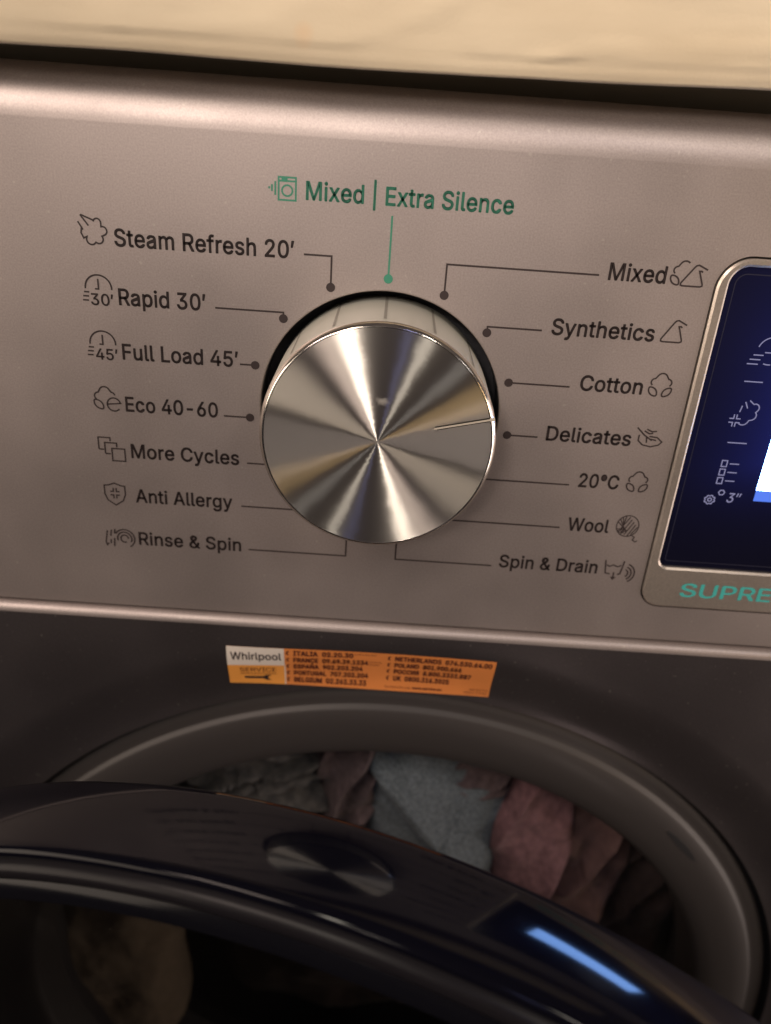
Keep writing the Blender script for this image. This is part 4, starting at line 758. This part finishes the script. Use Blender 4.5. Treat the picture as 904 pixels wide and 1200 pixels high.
# ------------------------------------------------------------------ laundry in the drum
def fabric(name, c1, c2, scale=500):
    mt, nt, b = nmat(name); tc = N(nt, 'ShaderNodeTexCoord')
    n1 = N(nt, 'ShaderNodeTexNoise'); n1.inputs['Scale'].default_value = scale; n1.inputs['Detail'].default_value = 4; nt.links.new(tc.outputs['Object'], n1.inputs['Vector'])
    cr = N(nt, 'ShaderNodeValToRGB'); cr.color_ramp.elements[0].position = .35; cr.color_ramp.elements[0].color = (*c1, 1); cr.color_ramp.elements[1].position = .65; cr.color_ramp.elements[1].color = (*c2, 1)
    nt.links.new(n1.outputs['Fac'], cr.inputs[0]); nt.links.new(cr.outputs[0], b.inputs['Base Color']); b.inputs['Roughness'].default_value = .95
    b.inputs['Sheen Weight'].default_value = .03
    bp = N(nt, 'ShaderNodeBump'); bp.inputs['Strength'].default_value = .6; bp.inputs['Distance'].default_value = .0006; nt.links.new(n1.outputs['Fac'], bp.inputs['Height']); nt.links.new(bp.outputs[0], b.inputs['Normal'])
    return mt
def garment(name, cx, cz, y, rx, rz, dirang, seed, mat, label, cat, folds=4, amp=5, depth=22, nfreq=.03, ridge=None, crease=.22):
    """crumpled lump of cloth: a closed surface with sharp-ridged folds running along dirang"""
    V, F = [], []; nu, nv = 220, 120; ca, sa_ = math.cos(math.radians(dirang)), math.sin(math.radians(dirang))
    for j in range(nv+1):
        ph = math.pi*j/nv
        for i in range(nu):
            th = 2*math.pi*i/nu
            sx_, sz_, sy2 = math.sin(ph)*math.cos(th), math.sin(ph)*math.sin(th), -math.cos(ph)
            lx, lz = math.copysign(abs(sx_)**.65, sx_)*rx, math.copysign(abs(sz_)**.65, sz_)*rz
            t = (-lx*sa_+lz*ca)/max(rx, rz); l = (lx*ca+lz*sa_)/max(rx, rz)
            wv = noise.noise((l*1.3+seed, t*2.2, seed*1.7))*1.1
            f = 1-abs(math.sin(folds*(t+wv*.35)*1.57+seed))
            d = amp*1.25*(f**1.2)+amp*.8*fbm(lx*nfreq+seed, lz*nfreq, seed, 3)
            cz_n = noise.noise((lx*.11+seed*3, lz*.11, seed)); d += crease*1.6*max(0, 1-abs(cz_n)*5)          # fine creases
            cz_n = noise.noise((lx*.05+seed*5, lz*.05, seed+4)); d += crease*3.4*max(0, 1-abs(cz_n)*3)
            if ridge:
                (ax, az), (bx, bz), hgt, wid = ridge; px, pz = cx+lx, cz+lz; L = math.hypot(bx-ax, bz-az)
                off = ((px-ax)*(bz-az)-(pz-az)*(bx-ax))/L; d += hgt*max(0, 1-(abs(off)/wid)**3)
            k = 1+.22*noise.noise((math.cos(th)*1.5+seed, math.sin(th)*1.5, seed))
            V.append((cx+lx*k, y+sy2*depth-(d if sy2 < .2 else d*.2), cz+lz*k))
    for j in range(nv):
        for i in range(nu): F.append((j*nu+i, j*nu+(i+1) % nu, (j+1)*nu+(i+1) % nu, (j+1)*nu+i))
    o = mesh(name, V, F, mat, None, smooth=1); tag(o, label, cat, 'laundry inside the drum'); return o
M['denim'] = fabric('blue_grey_towelling', (.048, .060, .070), (.115, .135, .155), 1100)
M['mauve'] = fabric('mauve_knit', (.045, .030, .033), (.08, .056, .06), 400)
M['greyk'] = fabric('grey_knit', (.028, .027, .028), (.065, .06, .058), 300)
M['pink'] = fabric('pink_fleece', (.10, .048, .055), (.16, .082, .09), 350)
M['rose'] = fabric('rose_cotton', (.075, .040, .040), (.115, .066, .062), 200)
M['darkc'] = fabric('dark_brown_cotton', (.018, .010, .011), (.03, .019, .018), 300)
M['beige'] = fabric('beige_cotton', (.17, .125, .085), (.22, .165, .115), 300)
garment('grey_towel', -36, -146, 52, 38, 30, 14, 1.3, M['greyk'], 'grey knitted towel at the left of the laundry, with curved folds', 'towel', 6, 6)
garment('mauve_shirt', -2, -150, 52, 14, 30, 60, 2.2, M['mauve'], 'mauve shirt squeezed between the grey towel and the blue grey towel', 'shirt', 5, 5)
tw = garment('blue_towel', 30, -166, 46, 31, 50, -48, 3.1, M['denim'], 'blue grey towel in the middle of the laundry with a diagonal fold', 'towel', 2, 3, ridge=((7, -136), (40, -176), 2.6, 3.2))
garment('pink_fleece', 65, -178, 46, 15, 44, 75, 4.6, M['pink'], 'dusky pink fleece right of the blue grey towel', 'fleece', 4, 6)
garment('rose_shirt', 88, -186, 50, 16, 42, 58, 5.5, M['rose'], 'pale rose shirt with a steep fold at the right of the pink fleece', 'shirt', 4, 6)
garment('patterned_scarf', 44, -139, 50, 13, 12, 10, 9.5, M['mauve'], 'small mauve scarf tucked above the blue grey towel under the ring', 'scarf', 4, 3)
garment('dark_trousers', 112, -205, 60, 22, 40, 55, 6.1, M['darkc'], 'dark brown trousers at the far right in the drum', 'trousers', 4, 6)
garment('dark_sweater', 25, -245, 74, 95, 60, 20, 7.4, M['darkc'], 'dark brown sweater underneath the coloured laundry', 'sweater', 5, 8, 30)
garment('beige_shirt', -96, -268, 48, 26, 50, 80, 8.3, M['beige'], 'beige shirt low on the left, seen through the dark door glass', 'shirt', 1.2, 4, crease=.1)
